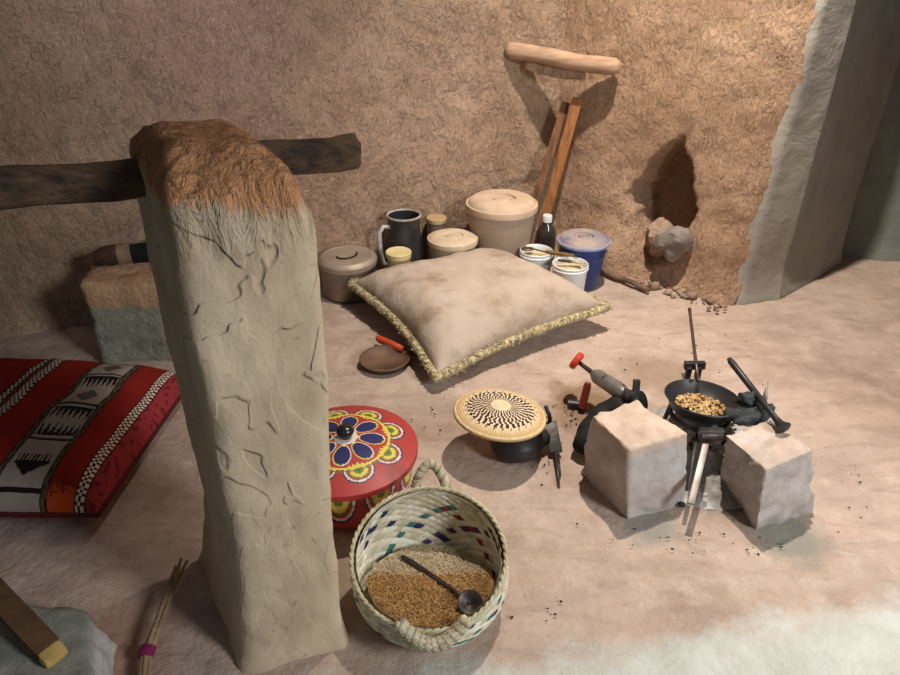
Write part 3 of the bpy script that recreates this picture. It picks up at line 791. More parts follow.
# two white open tubs
WHITE = mat('white plastic', srgb(226, 228, 226), srgb(204, 206, 206), 8, .4, spec=.4)
FILL = mat('cream paste', srgb(214, 202, 172), srgb(184, 164, 128), 18, .8, .5, 50, .006)
tubs = []
for px, yb, yt, hw, lab in ((534, 286, 250, 17, 'open white plastic tub nearer the bottle, crossed by a spoon'), (567, 299, 263, 18.5, 'open white plastic tub in front of the blue bucket, dark brush in it')):
    b, h, r = pot_at(px, yb, yt, hw)
    h = max(h, .07)
    t = thing('tub', lab, 'tub', b, 'open white tubs'); M = T(b.x, b.y, 0); tubs.append((b, h, r))
    mb = MB(); mb.lathe([(0, 0), (r*.80, 0), (r*.84, .004), (r*.93, h-.02), (r*.99, h-.02), (r*1.0, h-.014), (r*.96, h-.012), (r*.98, h-.002), (r*.95, h), (r*.91, h-.004), (r*.88, h-.018), (r*.88, h-.03), (0, h-.03)], 48, M); mb.build('body', WHITE, t, smooth=40)
    mb = MB(); mb.lathe([(r*.87, h-.026), (r*.7, h-.017), (r*.3, h-.014), (0, h-.013)], 40, M); mb.v = [v+Vector((0, 0, .004*fbm(v*40, 3))) for v in mb.v]; mb.build('filling', FILL, t, smooth=180)['label'] = 'cream coloured filling'
# spoon across both tubs, brush on the second
(b1, h1, r1), (b2, h2, r2) = tubs
DWOOD = mat('brown handle wood', srgb(132, 96, 52), srgb(96, 66, 36), 20, .6, stretch=(1, 1, 1))
SPOON = mat('tarnished spoon metal', srgb(120, 104, 92), srgb(90, 78, 70), 20, .35, metal=.7)
hz = max(h1, h2)+.004
p0 = Vector((b1.x-.045, b1.y-.005, h1+.006)); p1 = Vector((b2.x+.02, b2.y+.045, h2+.010)); 
t = thing('spoon', 'metal spoon with a brown wooden handle lying across the white tubs', 'spoon', (p0.x, p0.y, h1))
mid = p0.lerp(p1, .42)
mb = MB(); mb.blob(p0+Vector((.010, 0, .001)), (.026, .017, .006), 3, .03, 1, 1); mb.tube([p0+Vector((.03, 0, .001)), mid], .0028, 8); mb.build('bowl', SPOON, t, smooth=180)
mb = MB(); mb.tube([mid, mid.lerp(p1, .15), mid.lerp(p1, .6), p1], [.0045, .0075, .008, .0055], 12); mb.build('handle', DWOOD, t, smooth=180)['label'] = 'brown wooden handle'
p0 = Vector((b2.x-.045, b2.y+.012, h2+.006)); p1 = Vector((b2.x+.035, b2.y-.012, h2+.007))
t = thing('brush', 'small brown brush with pale bristles on the front white tub', 'brush', (p0.x, p0.y, h2))
mb = MB(); mb.tube([p0, p0.lerp(p1, .3), p0.lerp(p1, .6)], [.004, .006, .005], 10); mb.build('handle', mat('dark brush wood', srgb(84, 66, 48), None, 20, .7), t, smooth=180)
mb = MB()
for k in range(40):
    q = p0.lerp(p1, .58)+Vector((random.uniform(-.003, .003), random.uniform(-.008, .008), random.uniform(-.002, .003))); e = p1+Vector((random.uniform(-.006, .006), random.uniform(-.016, .016), random.uniform(-.003, .005)))
    mb.tube([q, e], .0012, 5)
mb.build('bristles', mat('pale bristle', srgb(206, 188, 156), None, 30, .9), t, smooth=180)
# bottle
b, h, r = pot_at(544, 263, 215, 4.5)
t = thing('bottle', 'small dark clear bottle with a white screw cap behind the tubs', 'bottle', b)
M = T(b.x, b.y, 0); rb_ = r*2.2
m, nt, bs_ = new_mat('bottle glass'); bs_.inputs['Base Color'].default_value = (.10, .09, .075, 1); bs_.inputs['Roughness'].default_value = .08; bs_.inputs['Transmission Weight'].default_value = .6; bs_.inputs['IOR'].default_value = 1.45
mb = MB(); mb.lathe([(0, .001), (rb_*.95, .001), (rb_, .006), (rb_, h*.60), (rb_*.9, h*.70), (r*.95, h*.84), (r*.85, h*.88), (r*.85, h*.95), (0, h*.95)], 36, M); mb.build('body', m, t, smooth=50)
mb = MB(); mb.lathe([(r*.95, h*.87), (r*1.08, h*.87), (r*1.08, h-.003), (r*.98, h), (0, h)], 28, M); mb.build('cap', WHITE, t, smooth=40)['label'] = 'white screw cap'

# shallow pan under the cushion, and a red handled tool
DPAN = mat('dark dusty iron', srgb(74, 54, 44), srgb(50, 36, 30), 14, .6, .2, 50, metal=.3)
b = P(385, 364); r = 24.5*depth(b)/F
t = tag(MB.build((lambda m: (m.lathe([(0, .002), (r*.85, .002), (r, .022), (r*1.03, .024), (r*.97, .026), (r*.83, .010), (0, .009)], 48, T(b.x, b.y, 0)), m)[1])(MB()), 'metal_dish', [mat('dusty brown metal', srgb(122, 94, 74), srgb(86, 64, 50), 10, .6, .1, 40, metal=.2)], loc=b, smooth=60), 'shallow brown metal dish on the floor under the cushion corner', 'dish')
p0, p1 = P(377, 338, .02), P(404, 350, .02)
t = thing('hand_tool', 'tool with an orange red handle poking out from under the cushion', 'tool', (p0.x, p0.y, 0))
mb = MB(); mb.tube([p0, p0.lerp(p1, .1), p0.lerp(p1, .6), p1], [.008, .0125, .013, .011], 14); mb.build('handle', mat('orange red plastic', srgb(206, 84, 48), srgb(178, 62, 38), 20, .5), t, smooth=180)
mb = MB(); mb.tube([p1, p1+(p1-p0).normalized()*.10], .004, 8); mb.build('shaft', DPAN, t, smooth=180)

# ------------------------------------------------------------------ painted red pot
c0 = P(351, 492); zl = zat(c0.x, c0.y, 447); top = Vector((c0.x, c0.y, zl)); RL = 71*depth(top)/F
prd, pyl, pgn, pnv, pwh, pbk = srgb(172, 58, 54), srgb(226, 200, 84), srgb(96, 128, 58), srgb(38, 42, 92), srgb(226, 216, 204), srgb(30, 28, 32)
def lobe(d):
    if d < .10: return pbk
    if d < .30: return pgn
    if d < .55: return pyl
    if d < .64: return pgn
    if d < .78: return prd
    if d < .90: return pwh
    if d < 1.0: return pnv
    return None
def lidcol(i, j):
    n = 288; th = 2*PI*(i+.5)/n; r = lid_r[j]
    x, y = r*math.cos(th), r*math.sin(th)
    if r < .17: return pwh
    if .585 < r < .625 or .64 < r < .655: return pyl if r < .63 else pgn
    if r < .60:
        k = round(th/(PI/4)); a = k*PI/4; px = x*math.cos(a)+y*math.sin(a)-.36; py = -x*math.sin(a)+y*math.cos(a)
        d = math.sqrt((px/.19)**2+(py/(.125*(1+.9*px)))**2)
        if d < .88: return pnv
        if d < 1.0: return pwh if py > 0 else pyl
        # outer yellow flames between petals
        k2 = math.floor(th/(PI/4)); a2 = (k2+.5)*PI/4; dd = abs(th-a2)
        if r > .535+.2*dd+.02*math.sin(th*56): return pyl if r > .53+.2*dd or int(th*40) % 3 else prd
        return prd
    if r < .92:
        k = math.floor(th/(PI/4)); a = (k+.5)*PI/4
        px = x*math.cos(a)+y*math.sin(a)-.65; py = -x*math.sin(a)+y*math.cos(a)
        c = lobe(math.sqrt((px/.20)**2+(py/.22)**2))
        if c: return c
    return prd
PAINT = attr_mat('painted glossy basketwork', .45, .25, 180, .002, .45)
t = thing('painted_pot', 'red round pot painted with flowers, its lid with a black knob', 'pot', c0)
prof = []; lid_r = []
for k in range(61):
    q = k/60; rr = RL*q; z = zl+.030*(1-q**2)*(1 if q < .9 else 1)-.0
    prof.append((rr, z))
lid_r = [(k+.5)/60 for k in range(60)]+[1]*8
prof += [(RL*1.005, zl-.004), (RL*1.0, zl-.014), (RL*.97, zl-.014)]
lid_r += [1]*10
mb = MB(); mb.lathe(prof, 288, T(c0.x, c0.y, 0), col=lidcol); lid_ = mb.build('lid', PAINT, t, smooth=50); lid_['label'] = 'domed lid painted with navy petals and yellow rings'
hb = zl-.012
def bodycol(i, j):
    n = 288; th = 2*PI*(i+.5)/n; z = 1-(j+.5)/40
    k = math.floor(th/(PI/5)); a = (k+.5)*PI/5; d = math.sqrt(((th-a)/.27)**2+((z-.95)/.62)**2)
    return lobe(d) or prd
bp = [(RL*(.93-.10*(q/40)**2-.10*max(0, (q-30)/10)**2), hb*(1-q/40)+.001) for q in range(41)]
mb = MB(); mb.lathe(bp, 288, T(c0.x, c0.y, 0), col=bodycol); mb.lathe([(RL*.73, .001), (0, .001)], 288, T(c0.x, c0.y, 0), col=lambda i, j: prd); mb.lathe([(RL*.93, hb), (0, hb-.002)], 64, T(c0.x, c0.y, 0), col=lambda i, j: prd); mb.build('body', PAINT, t, smooth=50)
mb = MB(); zk = zl+.029; mb.lathe([(.012, zk-.002), (.012, zk+.004), (.017, zk+.008), (.0205, zk+.016), (.019, zk+.025), (.012, zk+.031), (0, zk+.032)], 32, T(c0.x, c0.y, 0)); mb.build('knob', mat('black glossy knob', srgb(22, 24, 26), srgb(30, 34, 34), 10, .25, spec=.6), lid_, smooth=180)['label'] = 'black round knob'

# ------------------------------------------------------------------ palm basket
rf, rk = P(427, 632, .10), P(430, 488, .178)
rc0 = (rf+rk)/2; rx = 77*depth(rc0)/F; ry = (rk-rf).length/2; rdir = (rk-rf).normalized()
bc0 = Vector((rc0.x+.005, rc0.y+.018, 0)); RB = .098
TE, PU, NV, RD = srgb(62, 112, 104), srgb(78, 52, 92), srgb(44, 48, 82), srgb(136, 50, 44)
CR = [srgb(222, 214, 190), srgb(206, 198, 170), srgb(230, 224, 204), srgb(188, 182, 152), srgb(214, 200, 172)]
NT = 30; NV_ = 11
def bshape(th, t, off=0.0):
    """t 0 at base rim .. 1 at mouth"""
    base = bc0+Vector((math.cos(th)*RB, math.sin(th)*RB, .004))
    rim = rc0+Vector((1, 0, 0))*rx*math.cos(th)+rdir*ry*math.sin(th)
    p = base.lerp(rim, t); out = Vector((math.cos(th), math.sin(th), 0))
    p += out*(.030*math.sin(PI*min(1, t*1.0))**1.0*(1-.4*t)+off)
    p.z = .004+(rim.z-.004)*(t**1.25)
    return p
def weave(u, v):
    p = u*NT+v*NV_; q = u*NT-v*NV_
    return p, q
def wcol(u, v):
    p, q = weave(u, v); ip, iq = math.floor(p), math.floor(q); over = (ip+iq) % 2
    rnd = random.Random(ip*131+iq*17)
    if v > .955: return CR[(ip) % 5]
    if over and ip % 10 in (0, 4) and rnd.random() < .75: return [TE, PU, NV, TE][(ip//2) % 4]
    if not over and iq % 10 in (3, 8) and rnd.random() < .7: return [PU, NV, TE, RD][(iq//3) % 4]
    return CR[rnd.randrange(5)]
def wpos(u, v, s=1):
    th = 2*PI*u; p, q = weave(u, v); fp, fq = p % 1-.5, q % 1-.5; over = (math.floor(p)+math.floor(q)) % 2
    e = (.5-abs(fq if over else fp))*2; lng = (fp if over else fq)
    bmp = .0042*min(1, e*3)*(1-(2*lng)**2*.6)
    if v > .955: bmp = .004
    return bshape(th, v, s*bmp)
PALM = attr_mat('plaited palm leaf', .75, .4, 160, .002, .2)
t = thing('palm_basket', 'plaited palm leaf basket of grain with coloured strips, in front of the pillar', 'basket', bc0)
mb = MB(); mb.grid(352, 84, lambda u, v: wpos(u, v, 1), close=True, col=wcol); mb.grid(352, 84, lambda u, v: wpos(1-u, v, -1)-Vector((math.cos(2*PI*u), -math.sin(2*PI*u), 0))*.005, close=True, col=lambda u, v: wcol(1-u, v))
mb.grid(48, 8, lambda u, v: bc0+Vector((math.cos(2*PI*u)*RB*v, math.sin(2*PI*u)*RB*v, .003)), close=True, col=lambda u, v: CR[0])
bowl_ = mb.build('bowl', PALM, t, smooth=180)
PALMR = mat('twisted palm cord', srgb(206, 198, 166), srgb(170, 158, 122), 40, .85, .5, 120, .004)
PALMD = mat('twisted palm cord darker', srgb(170, 160, 150), srgb(120, 104, 92), 40, .85, .5, 120, .004)
mb = MB()
for s in range(2):
    mb.tube([bshape(2*PI*k/260, 1.0)+Vector((math.cos(2*PI*k/260), math.sin(2*PI*k/260), 0))*.002*math.cos(k*.75+s*PI)+Vector((0, 0, .002*math.sin(k*.75+s*PI)+.001)) for k in range(261)], .0030, 7, mi=0, caps=False)
mb.build('rim', PALMR, bowl_, smooth=180)
def rope(path, r, turns, n=90):
    m = MB(); L = len(path)-1
    for s in range(3):
        pts = []
        for k in range(n+1):
            x = k/n*L; i = min(int(x), L-1); p = path[i].lerp(path[i+1], x-i); d = (path[min(i+1, L)]-path[max(i, 0)]).normalized(); a = d.orthogonal().normalized()
            a = d.cross(Vector((.3, .9, .2))).normalized(); bb = d.cross(a); tt = turns*2*PI*k/n+s*2*PI/3
            pts.append(p+a*r*math.cos(tt)+bb*r*math.sin(tt))
        m.tube(pts, r*.95, 7, mi=1 if s == 2 else 0)
    return m
a0 = bshape(R(90+13), .93); a1 = bshape(R(90-13), .93)
hb0 = [a0+(a1-a0)*k/14+Vector((0, .016+.018*math.sin(PI*k/14), .052*math.sin(PI*k/14)**.7)) for k in range(15)]
rope([bshape(R(90+13), .75)+Vector((0, .008, 0))]+hb0+[bshape(R(90-13), .75)+Vector((0, .008, 0))], .0055, 9).build('handle', [PALMR, PALMD], t, smooth=180)
a0 = bshape(R(270-22), .98); a1 = bshape(R(270+26), .98)
hb1 = [a0+(a1-a0)*k/14+Vector((.005, -.030*math.sin(PI*k/14), .010-.022*math.sin(PI*k/14))) for k in range(15)]
rope(hb1, .0072, 11).build('handle', [PALMR, PALMD], t, smooth=180)
# grain
GR1 = mat('brown grain', srgb(172, 130, 76), srgb(128, 92, 50), 90, .7); GR2 = mat('pale chaff', srgb(200, 182, 150), srgb(160, 140, 110), 90, .85); GR3 = mat('golden grain', srgb(192, 152, 94), srgb(156, 114, 64), 90, .7)
gc = Vector((bc0.x-.002, bc0.y-.022, 0)); GRX, GRY = .124, .118
def gz(x, y):
    s = (y)/GRY
    return .068-.022*s+.012*math.exp(-((s+.2)/.5)**2)+.004*fbm(Vector((x*20, y*20, 4)), 3)
mb = MB()
def gsurf(u, v):
    a = 2*PI*u; x = math.cos(a)*GRX*v; y = math.sin(a)*GRY*v
    return gc+Vector((x, y, gz(x, y)-.003))
mb.grid(60, 16, gsurf, close=True, col=None)
for k in range(len(mb.f)):
    y = sum(mb.v[i].y for i in mb.f[k])/4-gc.y; mb.mi[k] = 1 if y > .015 else 0
for k in range(5200):
    a = random.random()*2*PI; rr = math.sqrt(random.random())*.97; x = math.cos(a)*GRX*rr; y = math.sin(a)*GRY*rr
    p = gc+Vector((x, y, gz(x, y)+random.uniform(-.001, .0015)))
    th = random.random()*PI; d = Vector((math.cos(th), math.sin(th), random.uniform(-.3, .3)))*random.uniform(.0022, .0034); w = Vector((-math.sin(th), math.cos(th), 0))*.0012; hh = Vector((0, 0, .0012))
    b_ = len(mb.v); mb.v += [p+d, p-d, p+w, p-w, p+hh, p-hh]
    br_ = 1 if y+random.gauss(0, .012) > .02 else (0 if random.random() < .6 else 2)
    for f in ((0, 2, 4), (2, 1, 4), (1, 3, 4), (3, 0, 4)): mb.face(tuple(b_+i for i in f), None, br_)
o = mb.build('grain', [GR1, GR2, GR3], loc=gc+Vector((0, 0, .05)), smooth=180); tag(o, 'brown grain and paler chaff heaped in the palm basket', 'grain', kind='stuff')
# ladle on the grain
def on_grain(px, py, up=.006):
    z = .08
    for _ in range(20):
        q = P(px, py, z); z = gz(q.x-gc.x, q.y-gc.y)+up
    return P(px, py, z)
k0, k1, k2 = on_grain(402, 556), on_grain(454, 590), on_grain(470, 603, .008)
LAD = mat('dark tarnished iron', srgb(84, 74, 70), srgb(56, 48, 46), 24, .45, .1, 60, metal=.5)
t = thing('ladle', 'dark metal ladle lying on the grain in the palm basket', 'ladle', k0)
mb = MB(); mb.tube([k0, k0.lerp(k1, .2), k0.lerp(k1, .5), k1, k2], [.005, .007, .006, .0035, .003], 8, flat=.5); mb.build('handle', LAD, t, smooth=180)
mb = MB(); mb.lathe([(0, -.007), (.012, -.005), (.020, .003), (.023, .010), (.021, .010), (.012, -.001), (0, -.003)], 32, T(*k2) @ Matrix.Rotation(R(28), 4, 'X')); mb.build('bowl', LAD, t, smooth=180)

# ------------------------------------------------------------------ woven tray on a black pot
b = P(516, 452)
BLKP = mat('sooty black pot', srgb(34, 34, 36), srgb(54, 50, 48), 12, .45, .3, 40, spec=.4)
zt = .122
t = thing('clay_pot', 'round sooty black pot under the woven tray', 'pot', b)
mb = MB(); mb.lathe([(0, .002), (.035, .002), (.060, .014), (.070, .034), (.062, .054), (.050, .066), (.050, .080), (.056, .086), (.052, .087), (.046, .078), (0, .05)], 48, T(b.x, b.y, 0)); mb.build('body', BLKP, t, smooth=60)
mb = MB(); mb.blob((b.x+.050, b.y+.016, .036), (.040, .032, .028), 3, .06, 1, 2); mb.build('spout', BLKP, t, smooth=180)
tc = P(500, 410, zt+.010); RT = 46.5*depth(tc)/F
TR = [srgb(204, 176, 132), srgb(190, 160, 114), srgb(214, 190, 150)]; TD = srgb(66, 40, 40); TW = srgb(222, 202, 170)
NR = 72
def traycol(i, j):
    r = (j+.5)/NR; n = 300; th = 2*PI*(i+.5)/n
    ring = int(r*18)
    if r < .22: return TW if (int(th*14)+ring) % 4 else TR[0]
    if r < .74:
        s = (th*34/(2*PI)+(.5 if ring % 2 else 0)+.17*(ring % 3)+.25*noise.noise(Vector((th*3, ring*.7, 0)))) % 1
        return TD if s < .55 else TW
    if r < .80: return TD if (int(th*30)+ring) % 7 == 0 else TR[2]
    return TR[ring % 3] if (int(th*60)) % 4 else TR[1]
tilt = Matrix.Rotation(R(-4), 4, 'X') @ Matrix.Rotation(R(5), 4, 'Y')
tprof = []
for k in range(NR+1):
    q = k/NR; z = .026*(1-q**1.7)+.0018*abs(math.sin(q*18*PI)); tprof.append((RT*q, z))
mb = MB(); Mt = T(tc.x, tc.y, zt) @ tilt
mb.lathe(tprof, 300, Mt, col=traycol)
mb.lathe([(RT, 0), (RT*1.012, -.003), (RT*1.0, -.007), (RT*.9, -.004), (RT*.5, .012), (0, .018)], 120, Mt, col=lambda i, j: TR[1])
o = mb.build('woven_tray', attr_mat('coiled straw', .85, .5, 200, .003, .15), loc=Vector((tc.x, tc.y, zt)), smooth=180)
tag(o, 'round coiled straw tray with dark zigzags, upside down on a black pot', 'tray')
# hinged iron tongs beside
IRON = mat('dull iron', srgb(84, 80, 80), srgb(58, 54, 54), 16, .45, .3, 60, metal=.6)
q0, q1_, q2_, q3 = P(541, 408, .10), P(550, 422, .055), P(556, 452, .012), P(559, 487, .005)
t = thing('tongs', 'iron tongs with a riveted hinge lying to the right of the straw tray', 'tongs', (q2_.x, q2_.y, 0))
mb = MB(); mb.tube([q2_, q3], [.006, .003], 8); mb.tube([q2_+Vector((.004, .004, 0)), q2_.lerp(q3, .7)+Vector((.004, 0, 0))], [.005, .004], 8); mb.build('arm', IRON, t, smooth=180)
d = (q2_-q1_); mb = MB(); Mh = T(*((q1_+q2_)/2)) @ frame(d, Vector((0, -.5, 1)))
mb.box((.034, .008, d.length*1.05), Mh); hp_ = mb.build('hinge_plate', IRON, t, bevel=.002)
RIV = mat('bright rivet', srgb(170, 166, 164), None, 10, .3, metal=.8)
for a in (-.35, 0, .35):
    for x_ in (-.008, .008):
        mb = MB(); mb.lathe([(.004, 0), (.0035, .002), (0, .003)], 12, Mh @ T(x_, -.004, a*d.length) @ Matrix.Rotation(R(90), 4, 'X')); mb.build('rivet', RIV, hp_, smooth=180)
mb = MB(); mb.tube([q1_, q1_.lerp(q0, .5)+Vector((.010, 0, .0)), q0+Vector((.012, 0, .005))], .0055, 8); mb.build('hook', IRON, t, smooth=180)

# ------------------------------------------------------------------ frying pan on its stand
pz = .185
pc = P(703, 398, pz); PR = 36.5*depth(pc)/F
PANM = mat('black cast iron', srgb(44, 46, 50), srgb(58, 56, 56), 18, .4, .15, 60, metal=.35, spec=.4)
t = thing('frying_pan', 'black iron frying pan of roasting beans with a long rod handle', 'pan', (pc.x, pc.y, pz-.045))
tl = T(pc.x, pc.y, pz) @ Matrix.Rotation(R(-5), 4, 'X') @ Matrix.Rotation(R(3), 4, 'Y')
mb = MB(); mb.lathe([(0, -.040), (PR*.62, -.040), (PR*.82, -.030), (PR*.99, 0), (PR*1.03, .001), (PR*1.0, .004), (PR*.94, -.003), (PR*.76, -.027), (PR*.6, -.033), (0, -.034)], 64, tl); mb.build('bowl', PANM, t, smooth=50)
h0 = P(698, 381, pz+.006); h1 = P(689.5, 309, pz+.03); hbx = P(697, 370, pz+.0)
mb = MB(); mb.tube([h0, h0.lerp(h1, .3), h0.lerp(h1, .93), h1], [.0048, .0048, .0045, .0055], 10); mb.build('handle', mat('worn steel rod', srgb(120, 100, 92), srgb(76, 60, 56), 14, .4, metal=.7), t, smooth=180)
mb = MB(); mb.box((.055, .016, .020), T(hbx.x-.003, hbx.y+.014, pz+.006)); mb.box((.014, .014, .036), T(hbx.x-.02, hbx.y+.004, pz-.012)); mb.box((.014, .014, .036), T(hbx.x+.006, hbx.y+.004, pz-.012)); mb.build('handle_bracket', PANM, t, bevel=.002)
# beans
BE = [mat('golden bean', srgb(196, 162, 108), srgb(168, 132, 80), 80, .6), mat('pale bean', srgb(222, 198, 152), srgb(198, 168, 120), 80, .6), mat('brown bean', srgb(120, 84, 48), srgb(94, 64, 38), 80, .6)]
mb = MB()
for k in range(520):
    a = random.random()*2*PI; rr = math.sqrt(random.random())*PR*.70; x, y = math.cos(a)*rr, math.sin(a)*rr
    z = -.030+.010*(1-(rr/(PR*.70))**2)+random.uniform(0, .006)
    mb.blob(tl @ Vector((x, y, z)), (.0052, .0038, .0032), 1, .05, 1, k, Matrix.Rotation(random.random()*PI, 4, 'Z') @ Matrix.Rotation(random.uniform(-.7, .7), 4, 'X'), mi=random.choice((0, 0, 1, 2)))
o = mb.build('coffee_beans', BE, loc=tl @ Vector((0, 0, -.03)), smooth=180); tag(o, 'golden half roasted beans heaped in the black frying pan', 'beans', kind='stuff')
# stand
t = thing('pan_stand', 'blackened iron trivet holding the frying pan over the ash', 'stand', (pc.x, pc.y, 0))
zr = pz-.048
mb = MB(); mb.tube(arc((pc.x, pc.y, zr), (1, 0, 0), (0, 1, 0), PR*.78, PR*.78, 0, 2*PI, 48), .006, 8, caps=False); mb.build('ring', IRON, t, smooth=180)
SILV = mat('heat worn steel strip', srgb(158, 150, 143), srgb(104, 97, 92), 12, .45, metal=.5)
f0 = Vector((pc.x, pc.y-PR*.80, zr)); f1 = P(691, 504, .07)
d = f1-f0
mb = MB(); mb.box((.015, .006, d.length), T(*((f0+f1)/2)) @ frame(d)); mb.build('leg', SILV, t, bevel=.0015)['label'] = 'bright worn front strip leg'
mb = MB(); mb.tube([f0+Vector((-.022, .01, 0)), P(687, 490, .08)], .005, 8); mb.build('leg', IRON, t, smooth=180)
for a in (35, 145):
    p = Vector((pc.x+PR*.8*math.cos(R(a)), pc.y+PR*.8*math.sin(R(a)), zr)); e = Vector((pc.x+PR*1.05*math.cos(R(a)), pc.y+PR*1.05*math.sin(R(a)), .004))
    mb = MB(); mb.tube([p, e], .006, 8); mb.build('leg', IRON, t, smooth=180)
mb = MB(); mb.box((.060, .014, .028), T(f0.x, f0.y-.010, zr+.002)); mb.tube([f0+Vector((-.026, -.018, .002)), f0+Vector((.026, -.018, .002))], .009, 12); mb.build('bracket', SILV, t, bevel=.002)['label'] = 'steel bracket under the front of the pan'
# stirrer with a flared foot, on the right stone
g0, g1 = P(729, 359, .25), P(783, 428, zs2+.016)
dd = (g1-g0); 
t = thing('stirring_rod', 'black iron rod with a flared end, leaning over the right hearth block', 'rod', g1)
mb = MB(); mb.tube([g0, g0.lerp(g1, .05), g0.lerp(g1, .9)], [.006, .0085, .0075], 12); mb.build('shaft', PANM, t, smooth=180)
mb = MB(); Mf = T(*g0.lerp(g1, .88)) @ frame(dd); L = dd.length*.12; mb.lathe([(0, 0), (.0078, 0), (.009, L*.4), (.015, L*.85), (.019, L), (.017, L*1.05), (0, L*1.06)], 28, Mf); mb.build('flared_end', PANM, t, smooth=60)
# black pot holder cloth between pan and right stone
HOLD = mat('black greasy cloth', srgb(36, 38, 38), srgb(58, 66, 64), 20, .6, .6, 40, .01, spec=.35)
hp = P(753, 413, zs2-.005)
mb = MB(); mb.blob(hp, (.058, .030, .022), 4, .38, 1.5, 5, Matrix.Rotation(R(28), 4, 'Z')); mb.blob(hp+Vector((-.045, -.010, .002)), (.030, .020, .016), 3, .5, 2.2, 8)
mb.blob(P(748, 400, zs2+.02), (.026, .016, .020), 3, .5, 2.5, 2)
o = mb.build('pot_holder', HOLD, loc=hp, smooth=180); tag(o, 'crumpled black cloth between the frying pan and right hearth block', 'cloth')
k0, k1 = P(764, 402, zs2+.01), P(768, 381, zs2+.05)
mb = MB(); mb.tube([k0, k0.lerp(k1, .5), k1], [.007, .004, .0012], 8, flat=.4); o = mb.build('metal_spike', SILV, loc=k0, smooth=180); tag(o, 'thin grey pointed blade sticking up behind the black rod', 'blade')

# ------------------------------------------------------------------ hand blower behind the left stone
t0 = P(606, 381, .09)
t = thing('hand_blower', 'black hand blower with grey nozzle and red wheel, behind left hearth block', 'blower', P(600, 410))
nA0, nA1 = P(594, 374, .10), P(626, 395, .13)
GREYM = mat('grey painted metal', srgb(140, 140, 134), srgb(104, 104, 100), 14, .4, .1, 40, metal=.4)
REDM = mat('red painted metal', srgb(206, 64, 42), srgb(168, 44, 32), 16, .45, .1, 40)
REDD = mat('dull red rubber', srgb(140, 50, 34), srgb(104, 36, 26), 16, .6)
mb = MB(); d = nA1-nA0; mb.tube([nA0-d*.08, nA0, nA0.lerp(nA1, .12), nA0.lerp(nA1, .75), nA0.lerp(nA1, .95), nA1], [.008, .013, .021, .023, .018, .012], 24); nzl_ = mb.build('nozzle', GREYM, t, smooth=50)
mb = MB(); hp = nA0.lerp(nA1, .36)+Vector((-.003, -.013, .015)); mb.lathe([(0, 0), (.010, 0), (.010, .005), (.008, .006), (.007, .002), (0, .0015)], 20, T(*hp) @ frame(Vector((-.1, -.6, .8)))); mb.build('air_port', BLKP, nzl_, smooth=40)['label'] = 'black air hole'
wv = P(577, 361, .125); axv = (nA0-wv).normalized()
mb = MB(); mb.tube([wv, nA0], [.006, .0075], 10); mb.build('spindle', DPAN, t, smooth=180)
mb = MB(); Mw = T(*wv) @ frame(axv); mb.lathe([(0, -.011), (.022, -.011), (.027, -.007), (.027, .004), (.022, .008), (.012, .006), (0, .006)], 30, Mw); mb.build('wheel', REDM, t, smooth=50)['label'] = 'bright red hand wheel'
mb = MB(); g0_, g1_ = P(588, 383, .085), P(582, 408, .012); mb.tube([g0_, g0_.lerp(g1_, .15), g1_], [.009, .011, .011], 14); mb.build('grip', REDD, t, smooth=60)['label'] = 'dull red post'
mb = MB(); ft = P(576, 404, .010); mb.tube([ft+Vector((-.022, .006, 0)), ft+Vector((.026, -.004, 0))], .012, 12, flat=.8); mb.build('foot', IRON, t, smooth=50)
lv = P(636, 390, .155)
mb = MB(); mb.tube([nA1, P(637, 398, .14)], .017, 14); mb.box((.016, .014, .055), T(*lv) @ Matrix.Rotation(R(-15), 4, 'X')); mb.tube([P(623, 386, .14), P(628, 398, .14)], .006, 8); mb.build('valve', IRON, t, smooth=40)
mb = MB(); path = [P(642, 402, .125), P(625, 404, .10), P(606, 412, .075), P(592, 426, .05), P(585, 440, .038), P(585, 452, .032)]
pp = []
for k in range(len(path)-1):
    for i in range(6): pp.append(path[k].lerp(path[k+1], i/6))
pp.append(path[-1]); mb.tube(pp, [.030+.002*math.sin(k) for k in range(len(pp)-3)]+[.026, .020, .010], 16); mb.build('bag', mat('black leather', srgb(18, 18, 18), srgb(30, 28, 26), 12, .8, .3, 50), t, smooth=180)['label'] = 'black leather bag curving down behind the block'

# ------------------------------------------------------------------ lower left corner
GST = zmat('grey stone', srgb(196, 192, 182), srgb(166, 164, 154), srgb(158, 156, 142), srgb(128, 128, 116), .062, .02, .5, .01, 26)
zg = .075
tops = [P(x, y, zg) for x, y in ((-150, 720), (92, 690), (88, 612), (-90, 588))]
bots = [P(x, y, -.012) for x, y in ((-130, 790), (112, 742), (118, 645), (-80, 634))]
mb = hexa(tops, bots, 18, .008, 10, 2, 5)
o = mb.build('stone_slab', GST, loc=P(30, 660), smooth=180); tag(o, 'low grey stone at lower left with a dark wooden bar on it', 'stone')
DBAR = mat('dark brown bar', srgb(96, 70, 46), srgb(64, 44, 30), 12, .7, .4, 40, stretch=(1, 1, 1)); CUT = mat('cream cut wood', srgb(214, 186, 112), srgb(180, 148, 84), 30, .7, .3, 80)
v0, v1 = P(-40, 556, zg+.085), P(49, 650, zg+.018)
d = (v1-v0); L = d.length; Mb = T(*((v0+v1)/2)) @ frame(d, Vector((0, 0, 1)))
t = thing('wooden_bar', 'dark wooden bar with a cream cut end lying on the lower left stone', 'bar', v1)
mb = MB(); mb.box((.042, .026, L), Mb); mb.build('shaft', DBAR, t, bevel=.006)
mb = MB(); mb.box((.040, .024, .028), Mb @ T(0, 0, L/2+.012)); mb.build('cut_end', CUT, t, bevel=.008)['label'] = 'cream coloured cut end'
